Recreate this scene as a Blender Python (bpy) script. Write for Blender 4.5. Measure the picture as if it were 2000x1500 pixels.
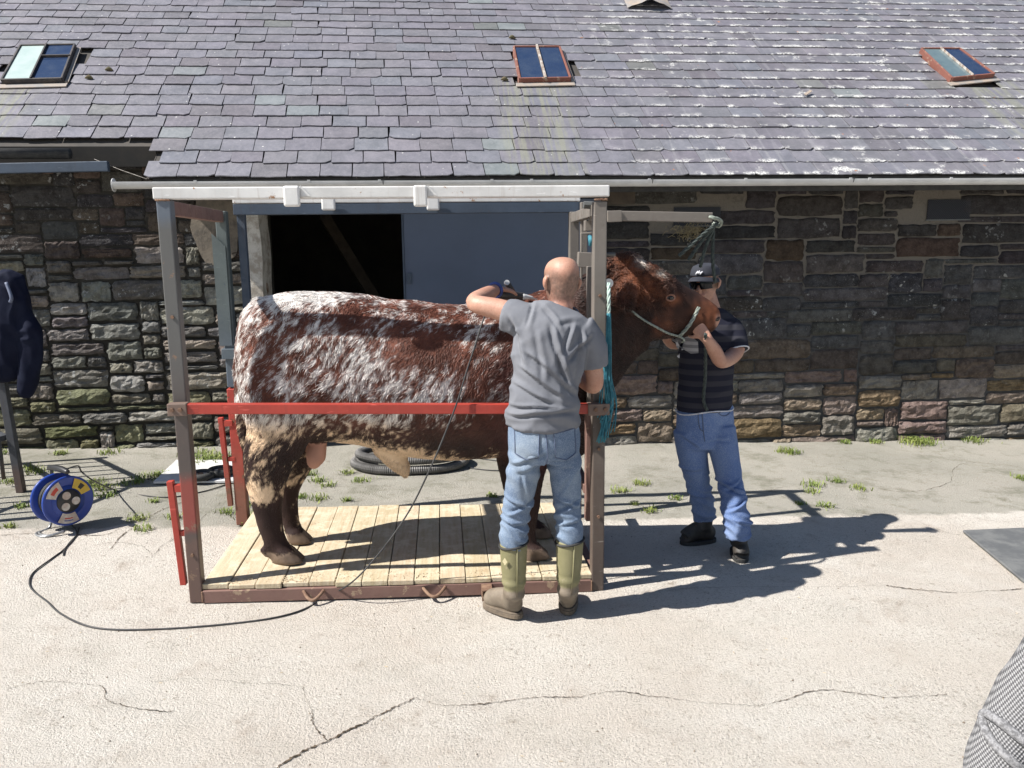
import bpy, bmesh, math, random
import numpy as np
from mathutils import Vector, Matrix, noise
from mathutils.bvhtree import BVHTree

for _o in list(bpy.data.objects):
    bpy.data.objects.remove(_o)
S = bpy.context.scene
COL = S.collection
R = math.radians
random.seed(7)
rng = np.random.default_rng(7)

# ---------------------------------------------------------------- camera
CAM_H, YAW, PITCH, ROLL, FPX = 1.88, R(5.0), R(9.8), R(0.65), 1560.0
FWD = Vector((math.sin(YAW)*math.cos(PITCH), math.cos(YAW)*math.cos(PITCH), -math.sin(PITCH)))
RT0 = Vector((math.cos(YAW), -math.sin(YAW), 0))
UP0 = RT0.cross(FWD)
RT = RT0*math.cos(ROLL) - UP0*math.sin(ROLL)
UP = RT0*math.sin(ROLL) + UP0*math.cos(ROLL)
EYE = Vector((0, 0, CAM_H))
cam = bpy.data.cameras.new('camera')
cam.sensor_width = 36
cam.lens = FPX/2000*36
cam.clip_start = 0.02
cam.clip_end = 2000
camo = bpy.data.objects.new('camera', cam)
COL.objects.link(camo)
camo.matrix_world = Matrix(((RT.x, UP.x, -FWD.x, 0), (RT.y, UP.y, -FWD.y, 0), (RT.z, UP.z, -FWD.z, CAM_H), (0, 0, 0, 1)))
S.camera = camo
S.render.resolution_x, S.render.resolution_y = 1024, 768

# ---------------------------------------------------------------- sky, sun, exposure
SUN_EL, SUN_AZ = R(49), R(14.5)            # light travels towards +X and a little towards the wall
TO_SUN = Vector((-math.cos(SUN_EL)*math.cos(SUN_AZ), -math.cos(SUN_EL)*math.sin(SUN_AZ), math.sin(SUN_EL)))
W = bpy.data.worlds.new('World')
S.world = W
W.use_nodes = True
wn = W.node_tree.nodes
wn.clear()
sky = wn.new('ShaderNodeTexSky')
sky.sky_type = 'NISHITA'
sky.sun_disc = False
sky.sun_elevation = SUN_EL
sky.sun_rotation = math.atan2(TO_SUN.x, TO_SUN.y) % (2*math.pi)
sky.air_density, sky.dust_density, sky.ozone_density = 1.0, 0.6, 1.0
bg = wn.new('ShaderNodeBackground')
bg.inputs[1].default_value = 0.060
wo = wn.new('ShaderNodeOutputWorld')
W.node_tree.links.new(sky.outputs[0], bg.inputs[0])
W.node_tree.links.new(bg.outputs[0], wo.inputs[0])
sl = bpy.data.lights.new('sun', 'SUN')
sl.energy = 5.0
sl.angle = R(0.53)
sl.color = (1.0, 0.955, 0.89)
so = bpy.data.objects.new('sun', sl)
COL.objects.link(so)
so.rotation_euler = (-TO_SUN).to_track_quat('-Z', 'Y').to_euler()
so.location = (-8, -3, 12)
S.view_settings.view_transform = 'Standard'
S.view_settings.look = 'None'
S.view_settings.gamma = 1
S.view_settings.exposure = 0.84
S.render.engine = 'CYCLES'
S.cycles.max_bounces = 4
S.cycles.diffuse_bounces = 2
S.cycles.glossy_bounces = 2
S.cycles.transmission_bounces = 2

# ---------------------------------------------------------------- measuring helpers
SLOPE = -0.02
def gz(x, y=0.0):
    return SLOPE*x
def ray(px, py):
    return FWD + RT*((px-1000)/FPX) + UP*((750-py)/FPX)
def at(px, py, Y):
    d = ray(px, py)
    return EYE + d*(Y/d.y)
def atg(px, py, z=0.0):
    d = ray(px, py)
    t = (z-CAM_H)/(d.z-SLOPE*d.x)
    return EYE + d*t
def proj(p):
    v = Vector(p)-EYE
    z = v.dot(FWD)
    return 1000+FPX*v.dot(RT)/z, 750-FPX*v.dot(UP)/z, z
RS = R(37)
EAVE_Y, EAVE_Z = 7.05, 2.47
RN = Vector((0, -math.sin(RS), math.cos(RS)))
RD = Vector((0, math.cos(RS), math.sin(RS)))
def roofp(x, s, h=0.0):
    return Vector((x, EAVE_Y, EAVE_Z)) + RD*s + RN*h
def atr(px, py):
    d = ray(px, py)
    o = Vector((0, EAVE_Y, EAVE_Z))
    t = (o-EYE).dot(RN)/d.dot(RN)
    p = EYE+d*t
    return p.x, (p-o).dot(RD)

# ---------------------------------------------------------------- numpy value noise
def vnoise(P, seed=0):
    P = np.asarray(P, float)
    i = np.floor(P).astype(np.int64)
    f = P-i
    f = f*f*(3-2*f)
    def h(a, b, c):
        n = (a*73856093) ^ (b*19349663) ^ (c*83492791) ^ (seed*2654435761 & 0xffffffff)
        n = (n ^ (n >> 13))*1274126177 & 0xffffffff
        n = (n ^ (n >> 16))*2246822519 & 0xffffffff
        return ((n ^ (n >> 15)) & 0xffff)/65535.0
    x, y, z = i[..., 0], i[..., 1], i[..., 2]
    fx, fy, fz = f[..., 0], f[..., 1], f[..., 2]
    r = 0
    for dx in (0, 1):
        for dy in (0, 1):
            for dz in (0, 1):
                w = (fx if dx else 1-fx)*(fy if dy else 1-fy)*(fz if dz else 1-fz)
                r = r + w*h(x+dx, y+dy, z+dz)
    return r*2-1
def fbm(P, oct=3, seed=0):
    P = np.asarray(P, float)
    r, a = 0, 1.0
    for k in range(oct):
        r = r + a*vnoise(P*(2.03**k)+k*7.3, seed+k)
        a *= 0.5
    return r/1.6

# ---------------------------------------------------------------- materials
class NT:
    def __init__(self, name):
        self.m = bpy.data.materials.new(name)
        self.m.use_nodes = True
        self.t = self.m.node_tree
        self.n = self.t.nodes
        self.b = self.n['Principled BSDF']
        self._tc = None
    def new(self, ty, **kw):
        o = self.n.new(ty)
        for k, v in kw.items():
            setattr(o, k, v)
        return o
    def link(self, a, b):
        self.t.links.new(a, b)
    def tc(self):
        if not self._tc:
            self._tc = self.new('ShaderNodeTexCoord').outputs['Object']
        return self._tc
    def val(self, sock, v):
        if hasattr(v, 'is_output') or isinstance(v, bpy.types.NodeSocket):
            self.link(v, sock)
        else:
            sock.default_value = v
    def mapping(self, scale, rot=(0, 0, 0), src=None):
        m = self.new('ShaderNodeMapping')
        m.inputs['Scale'].default_value = scale
        m.inputs['Rotation'].default_value = rot
        self.link(src or self.tc(), m.inputs[0])
        return m.outputs[0]
    def noise(self, scale, detail=4, rough=0.6, src=None, dist=0.0):
        o = self.new('ShaderNodeTexNoise')
        o.inputs['Scale'].default_value = scale
        o.inputs['Detail'].default_value = detail
        o.inputs['Roughness'].default_value = rough
        o.inputs['Distortion'].default_value = dist
        self.link(src or self.tc(), o.inputs['Vector'])
        return o.outputs['Fac']
    def voro(self, scale, src=None, feature='F1', out='Distance'):
        o = self.new('ShaderNodeTexVoronoi')
        o.feature = feature
        o.inputs['Scale'].default_value = scale
        self.link(src or self.tc(), o.inputs['Vector'])
        return o.outputs[out]
    def ramp(self, fac, lo, hi, a=0.0, b=1.0):
        o = self.new('ShaderNodeMapRange')
        o.interpolation_type = 'SMOOTHSTEP'
        self.link(fac, o.inputs[0])
        o.inputs[1].default_value, o.inputs[2].default_value = lo, hi
        o.inputs[3].default_value, o.inputs[4].default_value = a, b
        return o.outputs[0]
    def math(self, op, a, b=0.0):
        o = self.new('ShaderNodeMath', operation=op)
        self.val(o.inputs[0], a)
        self.val(o.inputs[1], b)
        return o.outputs[0]
    def mix(self, fac, a, b, mode='MIX'):
        o = self.new('ShaderNodeMix', data_type='RGBA', blend_type=mode)
        o.clamp_result = False
        self.val(o.inputs[0], fac)
        self.val(o.inputs[6], a if not isinstance(a, tuple) else (*a, 1)[:4])
        self.val(o.inputs[7], b if not isinstance(b, tuple) else (*b, 1)[:4])
        return o.outputs[2]
    def attr(self, name, out='Color'):
        o = self.new('ShaderNodeAttribute')
        o.attribute_name = name
        return o.outputs[out]
    def sep(self, src=None):
        o = self.new('ShaderNodeSeparateXYZ')
        self.link(src or self.tc(), o.inputs[0])
        return o.outputs
    def bump(self, h, strength=0.4, dist=0.01):
        o = self.new('ShaderNodeBump')
        o.inputs['Strength'].default_value = strength
        o.inputs['Distance'].default_value = dist
        self.link(h, o.inputs['Height'])
        self.link(o.outputs[0], self.b.inputs['Normal'])
    def done(self, color=None, rough=0.6, metal=0.0, spec=None):
        if color is not None:
            self.val(self.b.inputs['Base Color'], (*color, 1) if isinstance(color, tuple) else color)
        self.val(self.b.inputs['Roughness'], rough)
        self.b.inputs['Metallic'].default_value = metal
        if spec is not None:
            self.b.inputs['Specular IOR Level'].default_value = spec
        return self.m

def simple(name, c1, c2=None, scale=8, rough=0.6, bump=0.0, bscale=60, metal=0.0, spec=None, bdist=0.004):
    t = NT(name)
    col = c1
    if c2:
        col = t.mix(t.ramp(t.noise(scale, 5, 0.65), 0.35, 0.65), c1, c2)
    if bump:
        t.bump(t.noise(bscale, 4, 0.6), bump, bdist)
    return t.done(col, rough, metal, spec)

def paint(name, base, chip, under=None, scale=14, amount=0.62, rough=0.5, zfade=None):
    """painted steel: slight mottling, rust or bare chips, optional second coat towards the foot"""
    t = NT(name)
    n = t.noise(scale, 6, 0.7)
    c = t.mix(t.ramp(t.noise(3.5, 4, 0.6), 0.3, 0.7), base, tuple(v*0.78 for v in base))
    if under:
        z = t.math('ADD', t.sep()[2], t.math('MULTIPLY', t.math('SUBTRACT', t.noise(5, 4, 0.7), 0.5), 0.5))
        c = t.mix(t.ramp(z, zfade[0], zfade[1], 1, 0), c, under)
    c = t.mix(t.ramp(n, amount, amount+0.05), c, chip)
    run = t.noise(1, 4, 0.65, t.mapping((34, 34, 2.2)))
    c = t.mix(t.math('MULTIPLY', t.ramp(run, 0.54, 0.72), 0.55), c, tuple(v*0.55+w*0.25 for v, w in zip(base, chip)))
    scr = t.noise(1, 3, 0.7, t.mapping((8, 60, 60), (0.2, 0.4, 0.1)))
    c = t.mix(t.math('MULTIPLY', t.ramp(scr, 0.66, 0.70), 0.6), c, tuple(min(0.8, v*1.5+0.05) for v in base))
    t.bump(t.math('ADD', n, t.math('MULTIPLY', t.noise(4, 3), 1.2)), 0.3, 0.003)
    return t.done(c, t.ramp(n, 0.4, 0.7, rough, min(1, rough+0.3)))

MT = {}
MT['steel_dark'] = paint('steel_dark', (0.10, 0.105, 0.105), (0.12, 0.06, 0.04), (0.17, 0.115, 0.09), zfade=(0.9, 2.0), amount=0.66)
MT['steel_leftpost'] = paint('steel_leftpost', (0.135, 0.135, 0.13), (0.10, 0.05, 0.035), (0.15, 0.085, 0.07), zfade=(0.55, 1.3), amount=0.66)
t = NT('steel_leftpost')
n_ = t.noise(12, 6, 0.7)
zz_ = t.math('ADD', t.sep()[2], t.math('MULTIPLY', t.math('SUBTRACT', t.noise(6, 4, 0.7), 0.5), 0.12))
c = t.mix(t.ramp(zz_, 0.9, 1.5), (0.085, 0.068, 0.062), (0.10, 0.10, 0.097))
c = t.mix(t.math('MULTIPLY', t.ramp(zz_, 0.40, 0.48), t.ramp(zz_, 0.76, 0.68)), c, (0.24, 0.055, 0.043))
c = t.mix(t.ramp(zz_, 0.42, 0.36), c, (0.12, 0.075, 0.062))
c = t.mix(t.ramp(n_, 0.62, 0.67), c, (0.20, 0.13, 0.09))
c = t.mix(t.ramp(zz_, 1.98, 2.06), c, (0.10, 0.12, 0.15))
t.bump(n_, 0.25, 0.002)
MT['steel_leftpost'] = t.done(c, 0.5)
MT['steel_green'] = paint('steel_green', (0.10, 0.125, 0.125), (0.06, 0.075, 0.1), (0.085, 0.11, 0.15), zfade=(0.8, 1.7), amount=0.66)
MT['steel_tan'] = paint('steel_tan', (0.185, 0.165, 0.145), (0.11, 0.08, 0.06), (0.095, 0.072, 0.06), zfade=(0.5, 1.5), amount=0.64)
MT['steel_brown'] = paint('steel_brown', (0.20, 0.115, 0.095), (0.33, 0.24, 0.17), amount=0.6, rough=0.7)
MT['white_paint'] = paint('white_paint', (0.68, 0.68, 0.67), (0.30, 0.16, 0.08), amount=0.615, rough=0.45, scale=11)
MT['red_paint'] = paint('red_paint', (0.40, 0.048, 0.032), (0.24, 0.05, 0.035), amount=0.66, rough=0.38)
MT['red_worn'] = paint('red_worn', (0.40, 0.05, 0.035), (0.16, 0.08, 0.05), (0.20, 0.085, 0.055), zfade=(0.15, 0.65), amount=0.58, rough=0.55)
MT['blue_steel'] = paint('blue_steel', (0.048, 0.070, 0.105), (0.08, 0.06, 0.055), amount=0.66)
MT['gate_steel'] = paint('gate_steel', (0.055, 0.06, 0.07), (0.10, 0.055, 0.04), (0.09, 0.06, 0.05), zfade=(0.1, 0.35), amount=0.66)
MT['rust'] = simple('rust', (0.13, 0.07, 0.045), (0.24, 0.15, 0.10), 20, 0.85, 0.5, 80)
MT['rubber'] = simple('rubber', (0.02, 0.02, 0.021), (0.04, 0.04, 0.038), 12, 0.75, 0.3, 120)
MT['cable'] = simple('cable', (0.022, 0.022, 0.024), (0.05, 0.05, 0.05), 10, 0.55)

# ---------------------------------------------------------------- mesh helpers
class MB:
    def __init__(self):
        self.v, self.f = [], []
    def add(self, vs, fs):
        o = len(self.v)
        self.v += [tuple(v) for v in vs]
        self.f += [tuple(i+o for i in f) for f in fs]
        return self
    def box(self, x0, x1, y0, y1, z0, z1):
        vs = [(x, y, z) for x in (x0, x1) for y in (y0, y1) for z in (z0, z1)]
        return self.add(vs, [(0, 1, 3, 2), (4, 6, 7, 5), (0, 4, 5, 1), (2, 3, 7, 6), (0, 2, 6, 4), (1, 5, 7, 3)])
    def bar(self, p, q, w, h, up=(0, 0, 1)):
        p, q = Vector(p), Vector(q)
        d = (q-p).normalized()
        u = Vector(up)
        if abs(d.dot(u)) > 0.95:
            u = Vector((0, 1, 0))
        s = d.cross(u).normalized()
        u = s.cross(d).normalized()
        vs = [e+s*(a*w/2)+u*(b*h/2) for e in (p, q) for a in (-1, 1) for b in (-1, 1)]
        return self.add(vs, [(0, 1, 3, 2), (4, 6, 7, 5), (0, 4, 5, 1), (2, 3, 7, 6), (0, 2, 6, 4), (1, 5, 7, 3)])
    def tube(self, pts, r, n=8, closed=False):
        pts = [Vector(p) for p in pts]
        m = len(pts)
        rr = r if isinstance(r, (list, tuple)) else [r]*m
        rings, nrm = [], None
        for i in range(m):
            a = pts[i-1] if (i > 0 or closed) else pts[i]
            b = pts[(i+1) % m] if (i < m-1 or closed) else pts[i]
            t = (b-a).normalized()
            if nrm is None:
                h = Vector((0, 0, 1)) if abs(t.z) < 0.9 else Vector((1, 0, 0))
                nrm = t.cross(h).normalized()
            else:
                nrm = (nrm-t*nrm.dot(t)).normalized()
            bn = t.cross(nrm)
            rings.append([pts[i]+(nrm*math.cos(2*math.pi*k/n)+bn*math.sin(2*math.pi*k/n))*rr[i] for k in range(n)])
        return self.rings(rings, not closed, closed)
    def rings(self, rings, caps=True, closed=False):
        n = len(rings[0])
        vs = [v for r_ in rings for v in r_]
        fs = []
        m = len(rings)
        for i in range(m if closed else m-1):
            j = (i+1) % m
            for k in range(n):
                fs.append((i*n+k, i*n+(k+1) % n, j*n+(k+1) % n, j*n+k))
        if caps:
            fs.append(tuple(range(n))[::-1])
            fs.append(tuple((m-1)*n+k for k in range(n)))
        return self.add(vs, fs)
    def disc(self, c, ax, r, t, n=32):
        c, ax = Vector(c), Vector(ax).normalized()
        return self.tube([c-ax*t/2, c+ax*t/2], r, n)
    def mesh(self, name):
        me = bpy.data.meshes.new(name)
        me.from_pydata(self.v, [], self.f)
        me.update()
        return me
    def build(self, name, m, parent=None, smooth=False, bevel=0.0, **kw):
        return link(name, self.mesh(name), m, parent, smooth, bevel, **kw)

def link(name, me, m, parent=None, smooth=False, bevel=0.0, kind=None, label=None, fixn=True):
    if fixn:
        bm = bmesh.new()
        bm.from_mesh(me)
        bmesh.ops.recalc_face_normals(bm, faces=bm.faces)
        bm.to_mesh(me)
        bm.free()
    if m is not None:
        me.materials.append(MT[m] if isinstance(m, str) else m)
    if smooth:
        me.polygons.foreach_set('use_smooth', [True]*len(me.polygons))
    o = bpy.data.objects.new(name, me)
    COL.objects.link(o)
    if parent:
        o.parent = parent
        if 'base' in parent:
            o.matrix_parent_inverse = Matrix.Translation(-Vector(parent['base']))
    if bevel:
        b = o.modifiers.new('bevel', 'BEVEL')
        b.width = bevel
        b.segments = 2
        b.limit_method = 'ANGLE'
    if kind:
        o['kind'] = kind
    if label:
        o['label'] = label
    return o

def thing(name, label, cat, base=(0, 0, 0), group=None):
    o = bpy.data.objects.new(name, None)
    o.empty_display_size = 0.1
    COL.objects.link(o)
    o.location = base
    o['base'] = tuple(base)
    o['label'] = label
    o['category'] = cat
    if group:
        o['group'] = group
    return o
def tag(o, label, cat, group=None, kind=None):
    o['label'] = label
    o['category'] = cat
    if group:
        o['group'] = group
    if kind:
        o['kind'] = kind
    return o

def catmull(pts, n=8, closed=False):
    pts = [Vector(p) for p in pts]
    out = []
    m = len(pts)
    for i in range(m if closed else m-1):
        p0 = pts[(i-1) % m] if (closed or i > 0) else pts[i]
        p1, p2 = pts[i], pts[(i+1) % m]
        p3 = pts[(i+2) % m] if (closed or i+2 < m) else p2
        for k in range(n):
            t = k/n
            out.append(0.5*((2*p1)+(p2-p0)*t+(2*p0-5*p1+4*p2-p3)*t*t+(3*p1-p0-3*p2+p3)*t*t*t))
    if not closed:
        out.append(pts[-1])
    return out

def setcol(me, cols, name='Col'):
    a = me.color_attributes.new(name, 'FLOAT_COLOR', 'POINT')
    a.data.foreach_set('color', np.asarray(cols, np.float32).ravel())

def coords(me):
    a = np.empty(len(me.vertices)*3)
    me.vertices.foreach_get('co', a)
    return a.reshape(-1, 3)
def normals(me):
    a = np.empty(len(me.vertices)*3)
    me.vertex_normals.foreach_get('vector', a)
    return a.reshape(-1, 3)
def displace(me, d):
    c = coords(me)+normals(me)*np.asarray(d)[:, None]
    me.vertices.foreach_set('co', c.ravel())
    me.update()

# organic surfaces: overlapping lofts fused into one skin
def limb(pts, rad, hint=(0, -1, 0), n=20, sub=6, cap=True):
    """loft through pts; rad = radius or (along hint, across)"""
    rad = [(r_, r_) if not isinstance(r_, (tuple, list)) else tuple(r_) for r_ in rad]
    P = catmull([(*Vector(p),) for p in pts], sub) if len(pts) > 2 else [Vector(pts[0]).lerp(Vector(pts[1]), k/sub) for k in range(sub+1)]
    Q = catmull([(a, b, 0) for a, b in rad], sub) if len(pts) > 2 else [Vector((*rad[0], 0)).lerp(Vector((*rad[1], 0)), k/sub) for k in range(sub+1)]
    h0 = Vector(hint)
    rings = []
    m = len(P)
    def ring(c, t, a, b):
        u = (h0-t*h0.dot(t)).normalized()
        v = t.cross(u)
        return [c+u*(a*math.cos(2*math.pi*k/n))+v*(b*math.sin(2*math.pi*k/n)) for k in range(n)]
    tans = [(P[min(i+1, m-1)]-P[max(i-1, 0)]).normalized() for i in range(m)]
    if cap:
        for e in (0.95, 0.75, 0.4):
            s = math.sqrt(1-e*e)
            rings.append(ring(P[0]-tans[0]*(min(Q[0].x, Q[0].y)*e), tans[0], max(Q[0].x, 1e-4)*s, max(Q[0].y, 1e-4)*s))
    for i in range(m):
        rings.append(ring(P[i], tans[i], max(Q[i].x, 1e-4), max(Q[i].y, 1e-4)))
    if cap:
        for e in (0.4, 0.75, 0.95):
            s = math.sqrt(1-e*e)
            rings.append(ring(P[-1]+tans[-1]*(min(Q[-1].x, Q[-1].y)*e), tans[-1], max(Q[-1].x, 1e-4)*s, max(Q[-1].y, 1e-4)*s))
    return rings
def fuse(name, lofts, voxel, smooth=6, fac=0.5):
    b = MB()
    for r_ in lofts:
        if isinstance(r_, MB):
            b.add(r_.v, r_.f)
        else:
            b.rings(r_)
    me = b.mesh('tmp')
    bm = bmesh.new()
    bm.from_mesh(me)
    bmesh.ops.recalc_face_normals(bm, faces=bm.faces)
    bm.to_mesh(me)
    bm.free()
    o = bpy.data.objects.new('tmp', me)
    COL.objects.link(o)
    md = o.modifiers.new('r', 'REMESH')
    md.mode = 'VOXEL'
    md.voxel_size = voxel
    ms = o.modifiers.new('s', 'SMOOTH')
    ms.factor = fac
    ms.iterations = smooth
    dg = bpy.context.evaluated_depsgraph_get()
    dg.update()
    out = bpy.data.meshes.new_from_object(o.evaluated_get(dg))
    out.name = name
    bpy.data.objects.remove(o)
    bpy.data.meshes.remove(me)
    out.materials.clear()
    return out

# ================================================================ THE GROUND
def relief(x, y):
    p = np.stack([np.asarray(x)*0.9, np.asarray(y)*0.9, np.zeros_like(x)], -1)
    q = np.stack([np.asarray(x)*5.0, np.asarray(y)*5.0, np.ones_like(x)], -1)
    return 0.010*vnoise(p, 3)+0.0035*vnoise(q, 5)
def axis(lo, hi, step, far):
    a = np.arange(lo, hi+1e-6, step)
    out = [hi+(far-hi)*(k/10)**2.2 for k in range(1, 11)]
    inn = [lo-(far+lo)*(k/10)**2.2 for k in range(10, 0, -1)]
    return np.concatenate([inn, a, out])
gx, gy = axis(-5.2, 7.0, 0.05, 150), axis(0.6, 8.0, 0.05, 150)
GX, GY = np.meshgrid(gx, gy)
inside = np.clip(1-np.maximum(np.abs(GX)-7, 0), 0, 1)
GZ = SLOPE*np.clip(GX, -60, 60)+relief(GX, GY)*inside
me = bpy.data.meshes.new('ground')
nx, ny = len(gx), len(gy)
idx = np.arange(nx*ny).reshape(ny, nx)
me.from_pydata(np.stack([GX, GY, GZ], -1).reshape(-1, 3).tolist(), [], np.stack([idx[:-1, :-1], idx[:-1, 1:], idx[1:, 1:], idx[1:, :-1]], -1).reshape(-1, 4).tolist())
t = NT('concrete')
pos = t.tc()
xyz = t.sep()
big = t.noise(0.8, 5, 0.6)
mid = t.noise(4.5, 6, 0.7)
agg = t.voro(95)
agg2 = t.voro(190)
fine = t.noise(150, 4, 0.75, dist=1.2)
edge = t.math('ADD', xyz[1], t.math('MULTIPLY', t.math('SUBTRACT', t.noise(1.7, 5, 0.7), 0.5), 0.45))
edge = t.math('ADD', edge, t.math('MULTIPLY', xyz[0], 0.015))
isback = t.ramp(edge, 5.27, 5.36)
front = t.mix(t.ramp(big, 0.35, 0.65), (0.63, 0.575, 0.51), (0.70, 0.66, 0.60))
front = t.mix(t.math('MULTIPLY', t.ramp(mid, 0.52, 0.75), 0.55), front, (0.46, 0.385, 0.32))
back = t.mix(t.ramp(big, 0.35, 0.65), (0.35, 0.34, 0.295), (0.44, 0.42, 0.37))
back = t.mix(t.ramp(mid, 0.50, 0.75), back, (0.25, 0.25, 0.195))
c = t.mix(isback, front, back)
c = t.mix(t.math('MULTIPLY', t.ramp(agg, 0.0, 0.35, 1, 0), 0.35), c, (0.74, 0.71, 0.66))
c = t.mix(t.math('MULTIPLY', t.ramp(fine, 0.54, 0.66), t.ramp(t.noise(3.3, 4), 0.3, 0.7, 0.35, 0.95)), c, (0.25, 0.215, 0.18))
c = t.mix(t.math('MULTIPLY', t.ramp(t.noise(2.3, 6, 0.8), 0.62, 0.74), 0.3), c, (0.36, 0.29, 0.22))
c = t.mix(t.math('MULTIPLY', t.ramp(t.noise(17, 5, 0.75), 0.66, 0.74), 0.6), c, (0.21, 0.17, 0.13))
worm = t.noise(62, 5, 0.7, dist=0.8)
patch = t.ramp(t.noise(1.6, 5, 0.65), 0.36, 0.62)
c = t.mix(t.math('MULTIPLY', t.ramp(worm, 0.55, 0.62), t.ramp(patch, 0, 1, 0.15, 0.7)), c, (0.34, 0.295, 0.245))
c = t.mix(t.math('MULTIPLY', t.ramp(t.voro(42), 0.17, 0.10), 0.55), c, (0.22, 0.20, 0.18))
c = t.mix(t.math('MULTIPLY', t.ramp(t.noise(1.1, 6, 0.7), 0.52, 0.66), t.ramp(isback, 0, 1, 0.35, 0.0)), c, (0.72, 0.69, 0.64))
c = t.mix(t.math('MULTIPLY', t.ramp(t.noise(2.0, 6, 0.75), 0.50, 0.68), t.ramp(isback, 0, 1, 0.12, 0.6)), c, (0.185, 0.185, 0.135))
c = t.mix(t.math('MULTIPLY', t.ramp(t.noise(9, 6, 0.75), 0.62, 0.70), 0.45), c, (0.24, 0.19, 0.14))
h = t.math('ADD', t.math('MULTIPLY', fine, -1.2), t.math('ADD', t.math('MULTIPLY', agg, -0.55), t.math('MULTIPLY', mid, 1.0)))
h = t.math('ADD', h, t.math('MULTIPLY', agg2, -0.3))
h = t.math('ADD', h, t.math('MULTIPLY', worm, -1.3))
t.bump(h, 1.0, 0.009)
MT['concrete'] = t.done(c, 0.92, spec=0.2)
ground = link('ground', me, 'concrete', smooth=True, fixn=False, kind='structure')
def gr(x, y):
    return gz(x)+float(relief(np.array([x]), np.array([y]))[0])
def gpt(px, py, lift=0.0):
    p = atg(px, py)
    return Vector((p.x, p.y, gr(p.x, p.y)+lift))

# cracks and open joints: dirt-filled ribbons in the slab
t = NT('crack_dirt')
MT['crack_dirt'] = t.done(t.mix(t.ramp(t.noise(30, 4), 0.4, 0.6), (0.045, 0.036, 0.027), (0.14, 0.11, 0.08)), 1.0, spec=0.0)
def crack(pix, w, jag=0.5, n=9):
    pts = [gpt(*p) for p in pix]
    P = catmull(pts, n*2)
    w *= 0.85
    b = MB()
    L, Rr = [], []
    for i, p in enumerate(P):
        d = (P[min(i+1, len(P)-1)]-P[max(i-1, 0)]).normalized()
        s = Vector((-d.y, d.x, 0))
        q = p+s*((random.gauss(0, 0.006)+0.02*noise.noise(p*9))*jag)
        ww = w*random.uniform(0.2, 1.0)*max(0.12, 0.75+1.1*noise.noise(p*4.3))*(1 if 0 < i < len(P)-1 else 0.1)
        for lst, sg in ((L, 1), (Rr, -1)):
            e = q+s*ww*sg*random.uniform(0.5, 1)
            lst.append((e.x, e.y, gr(e.x, e.y)+0.004))
    m = len(P)
    b.add(L+Rr, [(i, i+1, m+i+1, m+i) for i in range(m-1)])
    b.build('crack', 'crack_dirt', ground)
crack([(530, 1500), (580, 1470), (640, 1445), (700, 1415), (760, 1385), (812, 1360)], 0.009, 0.5)
crack([(640, 1445), (612, 1410), (603, 1378), (592, 1340)], 0.004)
crack([(592, 1340), (540, 1333), (480, 1332), (380, 1322), (290, 1330)], 0.0022)
crack([(812, 1360), (870, 1376), (960, 1368), (1040, 1362), (1130, 1360), (1200, 1350), (1290, 1362), (1400, 1376), (1500, 1378), (1600, 1352), (1730, 1366), (1850, 1360)], 0.0042)
crack([(18, 1347), (60, 1338), (130, 1332), (200, 1342), (210, 1368), (270, 1382), (340, 1386)], 0.0034)
crack([(1730, 1146), (1800, 1153), (1870, 1158), (1930, 1156), (2000, 1150), (2080, 1145)], 0.009, 0.4)
crack([(1250, 1160), (1400, 1150), (1550, 1148), (1730, 1146)], 0.002)
crack([(0, 1046), (60, 1042), (120, 1040), (200, 1046), (240, 1030), (290, 1030)], 0.006)
crack([(215, 1075), (240, 1045), (300, 1003), (345, 985), (420, 955)], 0.006)
crack([(180, 1065), (230, 1060), (280, 1070), (300, 1090)], 0.003)
crack([(1190, 968), (1260, 962), (1330, 945)], 0.003)
crack([(1500, 960), (1560, 945), (1640, 940), (1760, 960), (1850, 945), (1865, 915), (1900, 905), (1990, 912)], 0.0035)
crack([(1620, 1000), (1760, 1010), (1850, 1040), (1885, 1042)], 0.003)
crack([(600, 950), (690, 925), (740, 905), (830, 885)], 0.003)
crack([(700, 990), (860, 975), (960, 960)], 0.0025)
crack([(330, 1060), (395, 1010), (430, 980)], 0.004)
crack([(300, 1085), (345, 1045), (390, 1020)], 0.003)

# ================================================================ THE BARN
barn = thing('stone_barn', 'long low stone barn with purple slate roof behind the weigh crate', 'barn', (0, 7.45, 0))
WY, WYL = 7.45, 7.60            # wall face right of the doorway, and the set-back face left of it
OX0, OX1, OZ1 = -1.60, 1.46, 2.27
t = NT('mortar')
xyz = t.sep()
pale = t.ramp(t.math('ADD', xyz[0], t.math('MULTIPLY', t.noise(2, 4), 0.6)), 1.5, 2.2)
z_ = t.math('ADD', xyz[2], t.math('MULTIPLY', t.math('SUBTRACT', t.noise(2.2, 4), 0.5), 0.9))
pale = t.math('MULTIPLY', pale, t.ramp(z_, 0.55, 0.95, 0.95, 1))
pm = t.mix(t.ramp(z_, 1.35, 1.75), (0.085, 0.083, 0.082), (0.15, 0.135, 0.115))
c = t.mix(pale, (0.045, 0.042, 0.036), pm)
c = t.mix(t.ramp(t.noise(9, 6, 0.7), 0.52, 0.7), c, (0.10, 0.09, 0.078))
t.bump(t.noise(40, 6, 0.7), 0.8, 0.02)
MT['mortar'] = t.done(c, 0.95, spec=0.1)
b = MB()
b.box(-9, OX0-0.16, WYL, WYL+0.5, -0.4, 2.85)
b.box(OX1, 9.5, WY, WY+0.5, -0.5, 2.72)
b.box(OX0-0.16, OX0, WY+0.03, WY+0.5, -0.4, OZ1)
b.box(OX0-0.16, OX1, WY+0.01, WY+0.5, OZ1, 2.72)
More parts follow.
